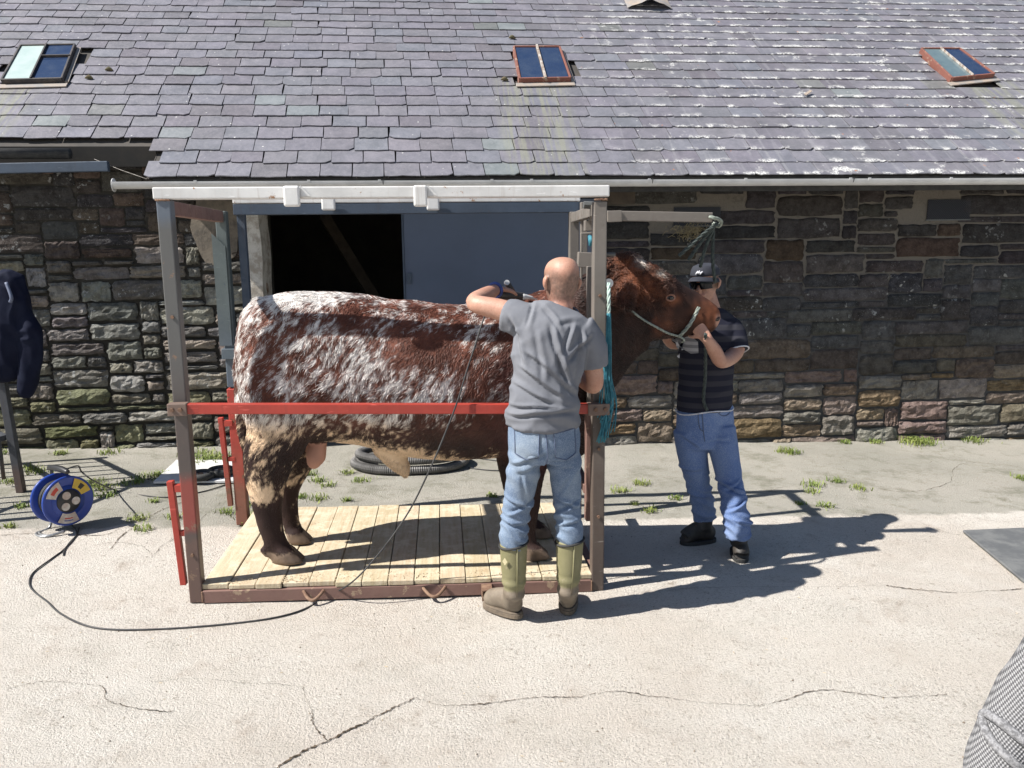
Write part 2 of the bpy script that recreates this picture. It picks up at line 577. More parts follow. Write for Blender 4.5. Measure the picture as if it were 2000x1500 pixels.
wall = b.build('wall', 'mortar', barn)

t = NT('wall_stone')
col = t.attr('Col')
lich = t.attr('Col', 'Alpha')
n1, n2 = t.noise(11, 7, 0.72), t.noise(45, 5, 0.7)
c = t.mix(t.ramp(n1, 0.35, 0.68), col, t.mix(1.0, col, (0.50, 0.48, 0.47), 'MULTIPLY'))
c = t.mix(t.math('MULTIPLY', t.ramp(n2, 0.55, 0.7), 0.5), c, t.mix(1.0, col, (1.7, 1.65, 1.55), 'MULTIPLY'))
dn = t.new('ShaderNodeTexNoise')
dn.inputs['Scale'].default_value = 26
t.link(t.tc(), dn.inputs['Vector'])
dv_ = t.new('ShaderNodeVectorMath', operation='MULTIPLY_ADD')
t.link(dn.outputs['Color'], dv_.inputs[0])
dv_.inputs[1].default_value = (0.09, 0.09, 0.09)
t.link(t.tc(), dv_.inputs[2])
spots = t.math('MULTIPLY', t.ramp(t.voro(15, dv_.outputs[0]), 0.34, 0.22), t.ramp(t.noise(3.1, 3), 0.52, 0.60))
spots = t.math('MULTIPLY', spots, t.ramp(t.noise(60, 4, 0.75), 0.35, 0.5))
specks = t.ramp(t.noise(70, 5, 0.8), 0.60, 0.66)
lm = t.math('MULTIPLY', lich, t.math('MAXIMUM', spots, t.math('MULTIPLY', specks, t.ramp(t.noise(6, 4), 0.36, 0.6))))
c = t.mix(lm, c, (0.40, 0.41, 0.40))
t.bump(t.math('ADD', t.math('MULTIPLY', n1, 1.4), t.math('MULTIPLY', n2, 0.8)), 1.0, 0.035)
MT['wall_stone'] = t.done(c, 0.92, spec=0.15)

def stone_geo(x0, x1, z0, z1, yw, prot, rough, gap):
    """front face of one stone, rounded at the arrises, with a skirt back into the mortar"""
    cx, cz, hx, hz = (x0+x1)/2, (z0+z1)/2, max((x1-x0)/2-gap/2, 0.02), max((z1-z0)/2-gap/2, 0.015)
    nu, nv = 11, 7
    kx, kz, ph = random.uniform(0.0, 0.07), random.uniform(0.0, 0.12), random.uniform(0, 99)
    vs = []
    for j in range(nv):
        for i in range(nu):
            u, v = -1+2*i/(nu-1), -1+2*j/(nv-1)
            nb = noise.noise(Vector((u*1.7+ph, v*1.7, ph*0.7)))
            uu = u*(1-kx*v*v*v*v)+0.10*noise.noise(Vector((u*2.1, v*2.4+ph, 3.3)))*(0.25/hx)**0.5
            vv = v*(1-kz*u*u*u*u)+0.17*noise.noise(Vector((u*2.6+ph, v*1.5, 8.1)))
            e = max(abs(u), abs(v))
            d = prot*(1-0.55*e**11)+rough*nb*(1-0.5*e)+0.55*rough*noise.noise(Vector((u*4.5+ph, v*4.5, 1.0)))+0.25*rough*noise.noise(Vector((u*9+ph, v*9, 4.0)))
            vs.append((cx+uu*hx, yw-max(d, 0.002), cz+vv*hz))
    fs = [(j*nu+i, j*nu+i+1, (j+1)*nu+i+1, (j+1)*nu+i) for j in range(nv-1) for i in range(nu-1)]
    rim = [i for i in range(nu)]+[j*nu+nu-1 for j in range(1, nv)]+[(nv-1)*nu+i for i in range(nu-2, -1, -1)]+[j*nu for j in range(nv-2, 0, -1)]
    o = len(vs)
    vs += [(vs[i][0], yw+0.02, vs[i][2]) for i in rim]
    m = len(rim)
    fs += [(rim[k], o+k, o+(k+1) % m, rim[(k+1) % m]) for k in range(m)]
    return vs, fs

def jig(c, a):
    k = random.uniform(1-a, 1+a)
    return tuple(max(0.01, v*k*random.uniform(1-a*0.25, 1+a*0.25)) for v in c)
def stone_col(x, z, left):
    if left:
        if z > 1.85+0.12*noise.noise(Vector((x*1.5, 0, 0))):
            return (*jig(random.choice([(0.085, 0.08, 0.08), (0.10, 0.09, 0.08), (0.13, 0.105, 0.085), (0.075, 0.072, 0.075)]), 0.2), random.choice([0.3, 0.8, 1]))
        if z < 0.55 and random.random() < 0.6:
            return (*jig(random.choice([(0.19, 0.195, 0.11), (0.23, 0.225, 0.15), (0.22, 0.21, 0.17)]), 0.2), 0.3)
        return (*jig(random.choice([(0.29, 0.285, 0.265), (0.35, 0.34, 0.31), (0.23, 0.22, 0.205), (0.30, 0.275, 0.24), (0.19, 0.185, 0.175)]), 0.2), random.choice([0.5, 0.9, 1]))
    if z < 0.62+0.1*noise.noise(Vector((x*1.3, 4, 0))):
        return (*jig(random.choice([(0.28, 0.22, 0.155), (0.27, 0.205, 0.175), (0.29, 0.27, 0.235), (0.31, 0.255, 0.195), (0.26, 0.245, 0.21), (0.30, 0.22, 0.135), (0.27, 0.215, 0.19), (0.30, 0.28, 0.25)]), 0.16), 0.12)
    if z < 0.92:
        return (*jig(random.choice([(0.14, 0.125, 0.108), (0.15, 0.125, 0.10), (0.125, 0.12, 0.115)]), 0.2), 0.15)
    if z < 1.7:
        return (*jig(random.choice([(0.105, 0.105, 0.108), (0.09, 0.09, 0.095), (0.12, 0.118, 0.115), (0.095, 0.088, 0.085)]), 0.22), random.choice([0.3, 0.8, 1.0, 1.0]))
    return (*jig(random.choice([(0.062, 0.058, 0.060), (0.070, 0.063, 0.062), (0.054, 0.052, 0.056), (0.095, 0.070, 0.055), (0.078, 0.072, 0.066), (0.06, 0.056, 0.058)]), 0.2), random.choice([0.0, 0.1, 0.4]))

VENTS = [(at(1812, 390, WY), at(1892, 428, WY)), (at(1316, 405, WY), at(1406, 440, WY))]
stones = []
def rubble(xa, xb, za, zb, yw, ux, uz, wr, hw, left):
    """random rubble: stones of several heights packed into a fine lattice, so the courses never run far"""
    nx_, nz_ = int((xb-xa)/ux), int((zb-za)/uz)
    ux, uz = (xb-xa)/nx_, (zb-za)/nz_
    free = np.ones((nz_, nx_), bool)
    lines = [za+k*uz for k in range(nz_+1)]
    for r_ in range(nz_):
        c_ = 0
        while c_ < nx_:
            if not free[r_, c_]:
                c_ += 1
                continue
            run = 0
            while c_+run < nx_ and free[r_, c_+run]:
                run += 1
            w_ = random.randint(*wr)
            h_ = random.choice(hw)
            if h_ >= 3:
                w_ = int(w_*1.25)
            if h_ == 1:
                w_ = max(w_, 3)
            w_ = min(w_, run)
            if run-w_ < 3:
                w_ = run if run < wr[1]*1.4 else run//2
            h_ = min(h_, nz_-r_)
            while h_ > 1 and not free[r_:r_+h_, c_:c_+w_].all():
                h_ -= 1
            free[r_:r_+h_, c_:c_+w_] = False
            def wz(x, z):
                return z+0.026*noise.noise(Vector((x*1.1, z*2.0, 5)))
            x0, x1 = xa+c_*ux, xa+(c_+w_)*ux
            xm = (x0+x1)/2
            jx = [0.012*noise.noise(Vector((a*7, r_*1.3, 2))) for a in (x0, x1)]
            qd = (x0+jx[0], x1+jx[1], wz(xm, za+r_*uz), wz(xm, za+(r_+h_)*uz))
            cx, cz = (qd[0]+qd[1])/2, (qd[2]+qd[3])/2
            c_ += w_
            if not left and any(v0.x-0.12 < cx < v1.x+0.12 and v1.z-0.05 < cz < v0.z+0.05 for v0, v1 in VENTS):
                continue
            stones.append((qd, yw, left))
random.seed(21)
rubble(-5.2, OX0-0.16, gz(-4)-0.10, 2.82, WYL, 0.045, 0.06, (4, 11), (1, 2, 2, 2, 3, 3), True)
random.seed(4)
rubble(OX1, 7.2, gz(4)-0.14, 2.45, WY, 0.05, 0.066, (5, 15), (1, 2, 2, 2, 3, 3), False)
vis = []
for s in stones:
    (x0, x1, z0, z1), yw, left = s
    u, v, d = proj(((x0+x1)/2, yw, (z0+z1)/2))
    vis.append((-40 < u < 2040) and v < 900)
order = [s for s, k in zip(stones, vis) if k]
rest = [s for s, k in zip(stones, vis) if not k]
order.sort(key=lambda s: -(s[0][1]-s[0][0])*(s[0][3]-s[0][2]))
rest += order[300:]
order = order[:300]
random.seed(33)
def stone_spec(s):
    (x0, x1, z0, z1), yw, left = s
    zc = (z0+z1)/2
    if left:
        pr, ro, gp = (random.uniform(0.02, 0.055), 0.030, random.uniform(0.018, 0.034)) if zc < 1.9 else (random.uniform(0.012, 0.03), 0.012, 0.016)
    elif zc < 0.66:
        pr, ro, gp = random.uniform(0.014, 0.042), 0.026, random.uniform(0.012, 0.026)
    else:
        pr, ro, gp = random.uniform(0.006, 0.022), 0.011, random.uniform(0.010, 0.026) if zc > 1.6 else 0.011
    return stone_geo(x0, x1, z0, z1, yw, pr, ro, gp), stone_col((x0+x1)/2, zc, left)
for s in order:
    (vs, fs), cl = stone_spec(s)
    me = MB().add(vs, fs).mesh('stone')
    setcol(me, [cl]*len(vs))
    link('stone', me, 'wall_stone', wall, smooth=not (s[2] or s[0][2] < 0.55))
b, cols = MB(), []
for s in rest:
    (vs, fs), cl = stone_spec(s)
    b.add(vs, fs)
    cols += [cl]*len(vs)
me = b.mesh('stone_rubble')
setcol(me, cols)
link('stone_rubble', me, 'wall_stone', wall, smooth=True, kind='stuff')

# render patch, jamb, lintel, doorway interior
t = NT('old_render')
n = t.noise(6, 7, 0.7)
c = t.mix(t.ramp(n, 0.4, 0.65), (0.17, 0.145, 0.115), (0.10, 0.088, 0.075))
t.bump(n, 0.7, 0.02)
MT['old_render'] = t.done(c, 0.95)
b = MB()
pts = []
for k in range(30):
    a = 2*math.pi*k/30
    r_ = 0.23*(1+0.28*noise.noise(Vector((math.cos(a)*1.5, math.sin(a)*1.5, 2))))
    pts.append((-2.0+r_*0.95*math.cos(a), WYL-0.05, 2.08+r_*1.5*math.sin(a)))
b.add(pts+[(p[0], WYL+0.01, p[2]) for p in pts], [tuple(range(30))]+[(k, (k+1) % 30, 30+(k+1) % 30, 30+k) for k in range(30)])
b.build('render_patch', 'old_render', barn)
t = NT('limewash')
n = t.noise(7, 7, 0.75)
c = t.mix(t.ramp(n, 0.42, 0.6), (0.50, 0.48, 0.44), (0.30, 0.27, 0.23))
c = t.mix(t.ramp(t.noise(3.7, 5), 0.62, 0.68), c, (0.14, 0.065, 0.03))
t.bump(n, 0.7, 0.015)
MT['limewash'] = t.done(c, 0.9)
b = MB()
vs = []
for k in range(15):
    z = -0.02+k*(OZ1+0.02)/14
    w0, w1 = random.uniform(-0.012, 0.012), random.uniform(-0.012, 0.012)
    vs += [(-1.735+w0, 7.41, z), (-1.585+w1, 7.41, z), (-1.575+w1, 7.75, z), (-1.735+w0, 7.75, z)]
fs = []
for k in range(14):
    for j in range(4):
        fs.append((k*4+j, k*4+(j+1) % 4, (k+1)*4+(j+1) % 4, (k+1)*4+j))
fs += [(3, 2, 1, 0), (56, 57, 58, 59)]
b.add(vs, fs).build('door_jamb', 'limewash', barn)
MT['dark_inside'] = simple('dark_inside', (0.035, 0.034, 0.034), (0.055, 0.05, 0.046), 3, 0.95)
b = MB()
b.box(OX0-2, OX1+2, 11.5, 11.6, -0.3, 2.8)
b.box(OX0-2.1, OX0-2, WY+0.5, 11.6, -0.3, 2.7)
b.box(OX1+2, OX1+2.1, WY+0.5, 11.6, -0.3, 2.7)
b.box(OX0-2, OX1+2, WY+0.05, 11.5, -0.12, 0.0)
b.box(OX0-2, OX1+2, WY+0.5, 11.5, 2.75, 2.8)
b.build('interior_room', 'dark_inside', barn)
MT['old_timber'] = simple('old_timber', (0.075, 0.06, 0.045), (0.05, 0.04, 0.032), 9, 0.9, 0.5, 40)
MB().bar((-1.35, 9.6, 2.3), (-0.2, 9.9, 0.2), 0.12, 0.12).build('timber_prop', 'old_timber', barn, bevel=0.006)
MB().box(OX0-0.1, OX1+0.35, WY-0.035, WY+0.008, OZ1-0.02, OZ1+0.15).build('lintel', 'old_timber', barn, bevel=0.006)
t = NT('door_blue')
n = t.noise(2.2, 5, 0.6)
c = t.mix(t.ramp(n, 0.3, 0.7), (0.075, 0.100, 0.155), (0.066, 0.088, 0.135))
c = t.mix(t.ramp(t.noise(40, 4, 0.8), 0.70, 0.74), c, (0.16, 0.18, 0.2))
t.bump(t.noise(1.3, 2), 0.25, 0.02)
MT['door_blue'] = t.done(c, 0.42)
door = MB().box(-0.32, OX1+0.02, WY-0.075, WY-0.037, 0.03, OZ1+0.03).build('sliding_door', 'door_blue', barn, bevel=0.004, label='plain navy blue sheet metal sliding door, half open')
MB().box(-0.335, -0.32, WY-0.085, WY-0.03, 0.03, OZ1+0.03).build('door_edge', 'blue_steel', door)
for z in (0.35, 1.55):
    MB().box(-0.30, -0.26, WY-0.09, WY-0.076, z, z+0.10).build('hinge_plate', 'blue_steel', door, bevel=0.003)

# vents with lattice
MT['vent'] = simple('vent', (0.028, 0.031, 0.042), None, 8, 0.6)
for v0, v1 in VENTS:
    x0, x1, z0, z1 = v0.x, v1.x, v1.z, v0.z
    fr = MB().box(x0, x1, WY-0.008, WY+0.0, z0, z1).build('vent_backing', simple('vent_dark', (0.018, 0.018, 0.02)), wall)
    b = MB()
    w, h_ = x1-x0, z1-z0
    k = -h_
    while k < w:
        for sg in (1, -1):
            a, c_ = k, k+h_
            lo, hi = max(a, 0), min(c_, w)
            if hi-lo > 0.01:
                za, zb_ = (lo-a), (hi-a)
                if sg < 0:
                    za, zb_ = h_-za, h_-zb_
                b.bar((x0+lo, WY-0.012-0.002*sg, z0+za), (x0+hi, WY-0.012-0.002*sg, z0+zb_), 0.004, 0.005, (0, 1, 0))
        k += 0.022
    b.build('vent_grille', 'vent', wall)
    MB().box(x0-0.01, x1+0.01, WY-0.016, WY-0.004, z0-0.012, z0).build('vent_ledge', 'steel_dark', wall)

# rails over the left wall
b = MB()
b.bar((-5.5, 7.33, 2.545), (-2.80, 7.33, 2.59), 0.05, 0.085)
b.build('blue_rail', 'blue_steel', barn, bevel=0.006)
MB().tube([(-5.5, 7.36, 2.70), (-3.12, 7.36, 2.70)], 0.045, 14).build('old_gutter_end', 'rubber', barn, smooth=True)
MB().tube([(-2.95, 7.42, 2.66), (-2.7, 7.3, 2.56), (-2.35, 7.12, 2.44)], 0.0022, 6).build('gutter_wire', 'steel_tan', barn)
MB().bar((-3.4, 7.36, 2.575), (-3.4, 7.62, 2.585), 0.05, 0.06).build('rail_bracket', 'rust', barn)

# ---------------------------------------------------------------- roof
t = NT('slate')
col = t.attr('Col')
lv = t.attr('lv', 'Fac')
geo = t.new('ShaderNodeNewGeometry').outputs['Position']
X = t.sep(geo)
n1, n2, n3 = t.noise(5, 6, 0.7), t.noise(28, 5, 0.7), t.noise(75, 4, 0.7)
c = t.mix(t.ramp(n1, 0.3, 0.7), col, t.mix(1.0, col, (0.72, 0.74, 0.74), 'MULTIPLY'))
c = t.mix(t.math('MULTIPLY', t.ramp(n2, 0.58, 0.72), 0.35), c, (0.27, 0.27, 0.29))
# run-off streaks below the skylights
streak = t.noise(1, 4, 0.6, t.mapping((22, 1.2, 1.2)))
def runoff(cx, w, s_lo):
    u = t.math('SUBTRACT', X[0], cx)
    m1 = t.ramp(t.math('ABSOLUTE', u), w, w*0.6)
    m2 = t.ramp(X[2], s_lo, s_lo-0.1)
    return t.math('MULTIPLY', t.math('MULTIPLY', m1, m2), t.ramp(streak, 0.40, 0.62))
ro = t.math('MAXIMUM', runoff(0.95, 0.42, 3.62), t.math('MAXIMUM', runoff(-4.15, 0.5, 3.55), runoff(5.9, 0.4, 3.62)))
c = t.mix(t.math('MULTIPLY', ro, 0.65), c, (0.215, 0.22, 0.165))
wash = t.math('MULTIPLY', t.ramp(t.noise(1, 4, 0.6, t.mapping((16, 0.9, 0.9))), 0.56, 0.72), t.ramp(X[0], 0.4, 2.4))
c = t.mix(t.math('MULTIPLY', wash, 0.35), c, (0.30, 0.30, 0.31))
# white lichen: rare dots on the left, crusts along the lower edges on the right
right = t.ramp(t.math('ADD', X[0], t.math('MULTIPLY', t.math('SUBTRACT', t.noise(0.7, 3), 0.5), 2.6)), 0.9, 2.8)
low = t.ramp(t.math('ADD', lv, t.math('MULTIPLY', t.noise(14, 3), 0.5)), 0.62, 0.34)
crust = t.math('MULTIPLY', t.ramp(t.noise(7.0, 5, 0.65), 0.50, 0.57), t.ramp(t.noise(55, 4, 0.8), 0.40, 0.5))
crust = t.math('MULTIPLY', crust, t.math('MAXIMUM', low, t.ramp(t.noise(2.2, 4), 0.60, 0.68)))
lich = t.math('MULTIPLY', crust, right)
dots = t.math('MULTIPLY', t.ramp(t.voro(9), 0.085, 0.06), t.ramp(t.noise(2.6, 3), 0.46, 0.54))
lich = t.math('MAXIMUM', lich, t.math('MULTIPLY', dots, 0.8))
c = t.mix(lich, c, t.mix(n3, (0.50, 0.50, 0.49), (0.68, 0.68, 0.66)))
orange = t.math('MULTIPLY', t.ramp(t.noise(7.3, 4, 0.6), 0.70, 0.74), t.ramp(X[0], 0.6, 2.0))
c = t.mix(t.math('MULTIPLY', orange, 0.75), c, (0.45, 0.17, 0.06))
hb = t.math('ADD', t.math('MULTIPLY', n2, 1.0), t.math('MULTIPLY', t.noise(9, 5), 1.6))
hb = t.math('ADD', hb, t.math('MULTIPLY', lich, 1.5))
t.bump(hb, 0.5, 0.007)
MT['slate'] = t.done(c, t.ramp(n2, 0.3, 0.7, 0.42, 0.62), spec=0.5)

SKY = [[(45, 100), (150, 98), (125, 165), (8, 168)], [(1003, 102), (1092, 102), (1113, 163), (1015, 165)], [(1795, 105), (1870, 105), (1937, 155), (1855, 163)]]
SKR = []
SKP = {}
for q in SKY:
    p = [atr(*c_) for c_ in q]
    SKP[sum(c_[0] for c_ in p)/4] = ((p[2][0]+p[3][0])/2, (p[0][0]+p[1][0])/2, abs(p[2][0]-p[3][0])/2)
    SKR.append((sum(c_[0] for c_ in p)/4, min(p[2][1], p[3][1])-0.0, max(p[0][1], p[1][1])))
TOPS = 5.3
b = MB()
lx = -2.42
b.add([roofp(-9.2, 0.50, -0.03), roofp(lx, 0.50, -0.03), roofp(lx, 0.03, -0.03), roofp(9.7, 0.03, -0.03), roofp(9.7, TOPS, -0.03), roofp(-9.2, TOPS, -0.03)], [(0, 1, 2, 3, 4, 5)])
p = roofp(0, TOPS, -0.03)
back_y = p.y+(p.z-2.6)/math.tan(RS)
b.add([(-9.2, p.y, p.z), (9.7, p.y, p.z), (9.7, back_y, 2.6), (-9.2, back_y, 2.6)], [(0, 1, 2, 3)])
MT['roof_board'] = simple('roof_board', (0.05, 0.046, 0.043), (0.07, 0.062, 0.055), 6, 0.9)
roof = b.build('roof', 'roof_board', barn)
b = MB()
for gxx in (-9.0, 9.5):
    b.add([(gxx, 7.46, 2.5), (gxx, back_y, 2.5), (gxx, p.y, p.z-0.05)], [(0, 1, 2)])
    b.add([(gxx, 7.5, -0.5), (gxx, back_y-0.1, -0.5), (gxx, back_y-0.1, 2.5), (gxx, 7.5, 2.5)], [(0, 1, 2, 3)])
b.add([(-9, back_y-0.1, -0.5), (9.5, back_y-0.1, -0.5), (9.5, back_y-0.1, 2.6), (-9, back_y-0.1, 2.6)], [(0, 1, 2, 3)])
b.build('end_walls', 'mortar', barn)
# eave boards coloured dark for the shaded gap under the slates, and soffit
MB().box(-9, lx-0.02, 7.455, 7.48, 2.60, 2.77).build('eave_gap_board', simple('eave_shade_black', (0.010, 0.010, 0.010), (0.018, 0.016, 0.014), 6, 0.95), barn)  # board added near black to deepen the shade below the left slates
MB().box(lx+0.05, 9.6, 7.10, 7.14, 2.34, 2.475).build('eave_gap_board', 'rubber', barn)
b = MB()
b.add([(lx+0.02, 7.14, 2.44), (9.6, 7.14, 2.44), (9.6, 7.47, 2.70), (lx+0.02, 7.47, 2.70)], [(0, 1, 2, 3)])
b.add([(lx+0.01, 7.08, 2.46), (lx+0.01, 7.60, 2.46), (lx+0.01, 7.60, 2.85)], [(0, 1, 2)])
b.build('soffit', 'old_timber', barn)

random.seed(12)
slates = []
SKEW = 0.055
s0, k = 0.0, 0
while s0 < TOPS-0.1:
    ex = 0.208-0.0016*k
    x = -9.1+(k % 2)*0.145+random.uniform(-0.03, 0.03)
    tight_seed = random.uniform(0, 10)
    while x < 9.5:
        tight = min(1, max(0, (x-0.3)/1.6))
        w = random.choice([0.27, 0.28, 0.29, 0.30, 0.31]) if x > -9 else 0.29
        if tight > 0.6:
            w *= random.uniform(0.85, 1.1)
        cx = x+w/2-SKEW*s0
        ok = True
        for (sx, sa, sb) in SKR:
            pp_ = SKP[sx]
            f_ = (s0+0.1-sa)/(sb-sa)
            mid_ = pp_[0]+(pp_[1]-pp_[0])*f_
            if abs(cx-mid_) < pp_[2]+0.02 and sa-0.06 < s0+0.1 < sb-0.0:
                ok = False
        if cx < lx-0.02 and s0 < 0.42:
            ok = False
        if ok:
            sag = 0.012*noise.noise(Vector((cx*0.8, s0*1.5, 0)))
            slates.append((cx, s0+sag, w, ex, tight))
        x += w
    s0 += ex
    k += 1
def slate_geo(cx, s0, w, ex, tight):
    gap = random.uniform(0.003, 0.012)*(1-tight)+random.uniform(0.003, 0.008)*tight
    w2 = w/2-gap/2
    th = random.uniform(0.006, 0.010)
    L = ex+0.05
    drop = random.gauss(0, 0.006)*(1-0.6*tight)
    rot = random.gauss(0, 0.012)*(1-0.5*tight)
    if random.random() < 0.02 and tight < 0.5:
        rot += random.choice([-1, 1])*0.06
    lift = random.uniform(0.003, 0.009)*(1.0 if tight < 0.5 else 0.8)+th
    nb = 7
    cl, cr = (random.random() < 0.16)*random.uniform(0.01, 0.03), (random.random() < 0.22)*random.uniform(0.01, 0.04)
    bot = []
    for i in range(nb):
        u = -1+2*i/(nb-1)
        yb = drop+random.gauss(0, 0.0028)
        if i == 0:
            yb += cl
        if i == nb-1:
            yb += cr
        bot.append((u*w2, yb))
    out = bot+[(w2+random.gauss(0, 0.0015), ex*0.5), (w2, L), (-w2, L), (-w2+random.gauss(0, 0.0015), ex*0.5)]
    vs, lv_ = [], []
    n = len(out)
    for lay in (0, 1):
        for (u, v) in out:
            hh = lift*(1-v/L)+0.001
            if lay:
                hh -= th
            x = cx+u*math.cos(rot)-v*math.sin(rot)-SKEW*v
            y = s0+v*math.cos(rot)+u*math.sin(rot)
            bow = 0.0015*noise.noise(Vector((x*6, y*6, 1)))
            vs.append(roofp(x, y, hh+bow))
            lv_.append(max(0, min(1, v/ex)))
    fs = [tuple(range(n))]+[(i, n+i, n+(i+1) % n, (i+1) % n) for i in range(n)]
    return vs, fs, lv_
def slate_col():
    r_ = random.random()
    if r_ < 0.72:
        c = (0.180, 0.174, 0.200)
    elif r_ < 0.86:
        c = (0.175, 0.176, 0.203)
    elif r_ < 0.972:
        c = (0.158, 0.149, 0.170)
    elif r_ < 0.988:
        c = (0.17, 0.172, 0.17)
    else:
        c = (0.20, 0.215, 0.225)
    return (*jig(c, 0.075), 1)
def nearkey(s):
    u, v, d = proj(roofp(s[0], s[1]+0.1))
    return d if -30 < u < 2030 and v > -15 else 1e3+d
slates.sort(key=nearkey)
def attr_lv(me, lv_):
    a = me.attributes.new('lv', 'FLOAT', 'POINT')
    a.data.foreach_set('value', lv_)
for s in slates[:300]:
    vs, fs, lv_ = slate_geo(*s)
    me = MB().add(vs, fs).mesh('slate')
    setcol(me, [slate_col()]*len(vs))
    attr_lv(me, lv_)
    link('slate', me, 'slate', roof)
b, cols, lvs = MB(), [], []
for s in slates[300:]:
    vs, fs, lv_ = slate_geo(*s)
    b.add(vs, fs)
    cols += [slate_col()]*len(vs)
    lvs += lv_
me = b.mesh('slate_courses')
setcol(me, cols)
attr_lv(me, lvs)
link('slate_courses', me, 'slate', roof, kind='stuff')

# ---------------------------------------------------------------- skylights
MT['sky_red'] = paint('sky_red', (0.20, 0.075, 0.055), (0.30, 0.20, 0.15), amount=0.56, rough=0.7)
MT['sky_black'] = simple('sky_black', (0.025, 0.025, 0.03), (0.06, 0.05, 0.045), 15, 0.6)
MT['sky_bar'] = simple('sky_bar', (0.45, 0.43, 0.40), (0.2, 0.14, 0.10), 20, 0.8, 0.5, 60)
MT['lead'] = simple('lead', (0.23, 0.225, 0.22), (0.33, 0.27, 0.22), 8, 0.6, 0.4, 20)
def glass(name, c1, c2):
    t = NT(name)
    c = t.mix(t.ramp(t.noise(6, 5, 0.7), 0.35, 0.75), c1, c2)
    return t.done(c, t.ramp(t.noise(12, 4), 0.3, 0.7, 0.05, 0.22), spec=0.8)
MT['glass_sky_reflect'] = glass('glass_sky_reflect', (0.018, 0.034, 0.080), (0.034, 0.052, 0.095))  # blue of the reflected sky put into the pane colour
MT['glass_white'] = glass('glass_white', (0.44, 0.52, 0.50), (0.36, 0.46, 0.44))
MT['glass_green'] = glass('glass_green', (0.12, 0.17, 0.185), (0.085, 0.125, 0.145))
def skylight(q, frame, panes, bars, dark_side):
    p = [atr(*c_) for c_ in q]           # TL TR BR BL as (x, s)
    H = 0.07
    def P(u, v, h):
        a = Vector(p[3]).lerp(Vector(p[2]), u)
        b_ = Vector(p[0]).lerp(Vector(p[1]), u)
        c_ = a.lerp(b_, v)
        return roofp(c_.x, c_.y, h)
    sk = MB()
    for (u0, v0, u1, v1) in ((0, 0, 1, 0), (1, 0, 1, 1), (1, 1, 0, 1), (0, 1, 0, 0)):
        a, b_ = P(u0, v0, 0), P(u1, v1, 0)
        sk.bar(a+RN*(H/2-0.02), b_+RN*(H/2-0.02), 0.020, H+0.04, RN)
    f = sk.build('skylight', frame, roof, bevel=0.004)
    for (u0, u1, v0, v1, m) in panes:
        MB().add([P(u0, v0, H-0.012), P(u1, v0, H-0.012), P(u1, v1, H-0.012), P(u0, v1, H-0.012)]+[P(u0, v0, H-0.02), P(u1, v0, H-0.02), P(u1, v1, H-0.02), P(u0, v1, H-0.02)],
                 [(0, 1, 2, 3), (7, 6, 5, 4), (0, 4, 5, 1), (1, 5, 6, 2), (2, 6, 7, 3), (3, 7, 4, 0)]).build('skylight_pane', m, roof)
    for (u0, v0, u1, v1, w) in bars:
        MB().bar(P(u0, v0, H), P(u1, v1, H), w, 0.022, RN).build('glazing_bar', 'sky_bar' if frame != 'sky_black' else 'sky_black', roof)
    a, b_ = P(-0.08, -0.07, 0.02), P(1.08, -0.07, 0.02)
    MB().bar(a, b_, 0.07, 0.012, RN).build('lead_apron', 'lead', roof, bevel=0.003)
    a, b_ = P(1.06, 0.0, 0.022), P(1.06, 1.0, 0.022)
    MB().bar(a, b_, 0.035, 0.01, RN).build('lead_soaker', 'lead', roof)
skylight(SKY[0], 'sky_black', [(0.02, 0.47, 0.02, 0.98, 'glass_white'), (0.5, 0.98, 0.02, 0.62, 'glass_sky_reflect'), (0.5, 0.98, 0.64, 0.98, 'glass_sky_reflect')], [(0.485, 0, 0.485, 1, 0.014), (0.5, 0.63, 1, 0.63, 0.012)], True)
skylight(SKY[1], 'sky_red', [(0.03, 0.47, 0.02, 0.98, 'glass_sky_reflect'), (0.53, 0.97, 0.02, 0.98, 'glass_sky_reflect')], [(0.5, -0.02, 0.5, 1.02, 0.022)], False)
skylight(SKY[2], 'sky_red', [(0.03, 0.48, 0.02, 0.98, 'glass_green'), (0.5, 0.97, 0.02, 0.98, 'glass_sky_reflect')], [(0.49, 0, 0.49, 1, 0.008)], False)
# lifted sheet of lead near the top of the view and slipped scraps
x0, s0_ = atr(1225, 20)
x1, s1_ = atr(1312, 20)
vs = []
for j in range(5):
    for i in range(11):
        u, v = i/10, j/4
        hgt = 0.03+0.10*math.sin(u*math.pi)**2*(1-v)+0.01*math.sin(u*17)
        vs.append(roofp(x0+(x1-x0)*u, s0_+v*0.35+0.02*math.sin(u*9), hgt))
MB().add(vs, [(j*11+i, j*11+i+1, (j+1)*11+i+1, (j+1)*11+i) for j in range(4) for i in range(10)]).build('lifted_lead_sheet', 'lead', roof, smooth=True)
for (px_, py_) in ((175, 157), (214, 141), (985, 160), (1000, 78)):
    x0, s0_ = atr(px_, py_)
    b = MB()
    b.rings(limb([roofp(x0-0.03, s0_, 0.025), roofp(x0, s0_+0.01, 0.03), roofp(x0+0.03, s0_, 0.022)], [0.008, 0.022, 0.01], n=8, sub=2))
    b.build('moss_clump', simple('moss', (0.07, 0.07, 0.035), (0.11, 0.085, 0.05), 30, 0.95), roof, smooth=True)
x0, s0_ = atr(1575, 188)
MB().bar(roofp(x0-0.03, s0_-0.02, 0.028), roofp(x0+0.05, s0_+0.04, 0.04), 0.03, 0.008, RN).build('slipped_slate', 'lead', roof)

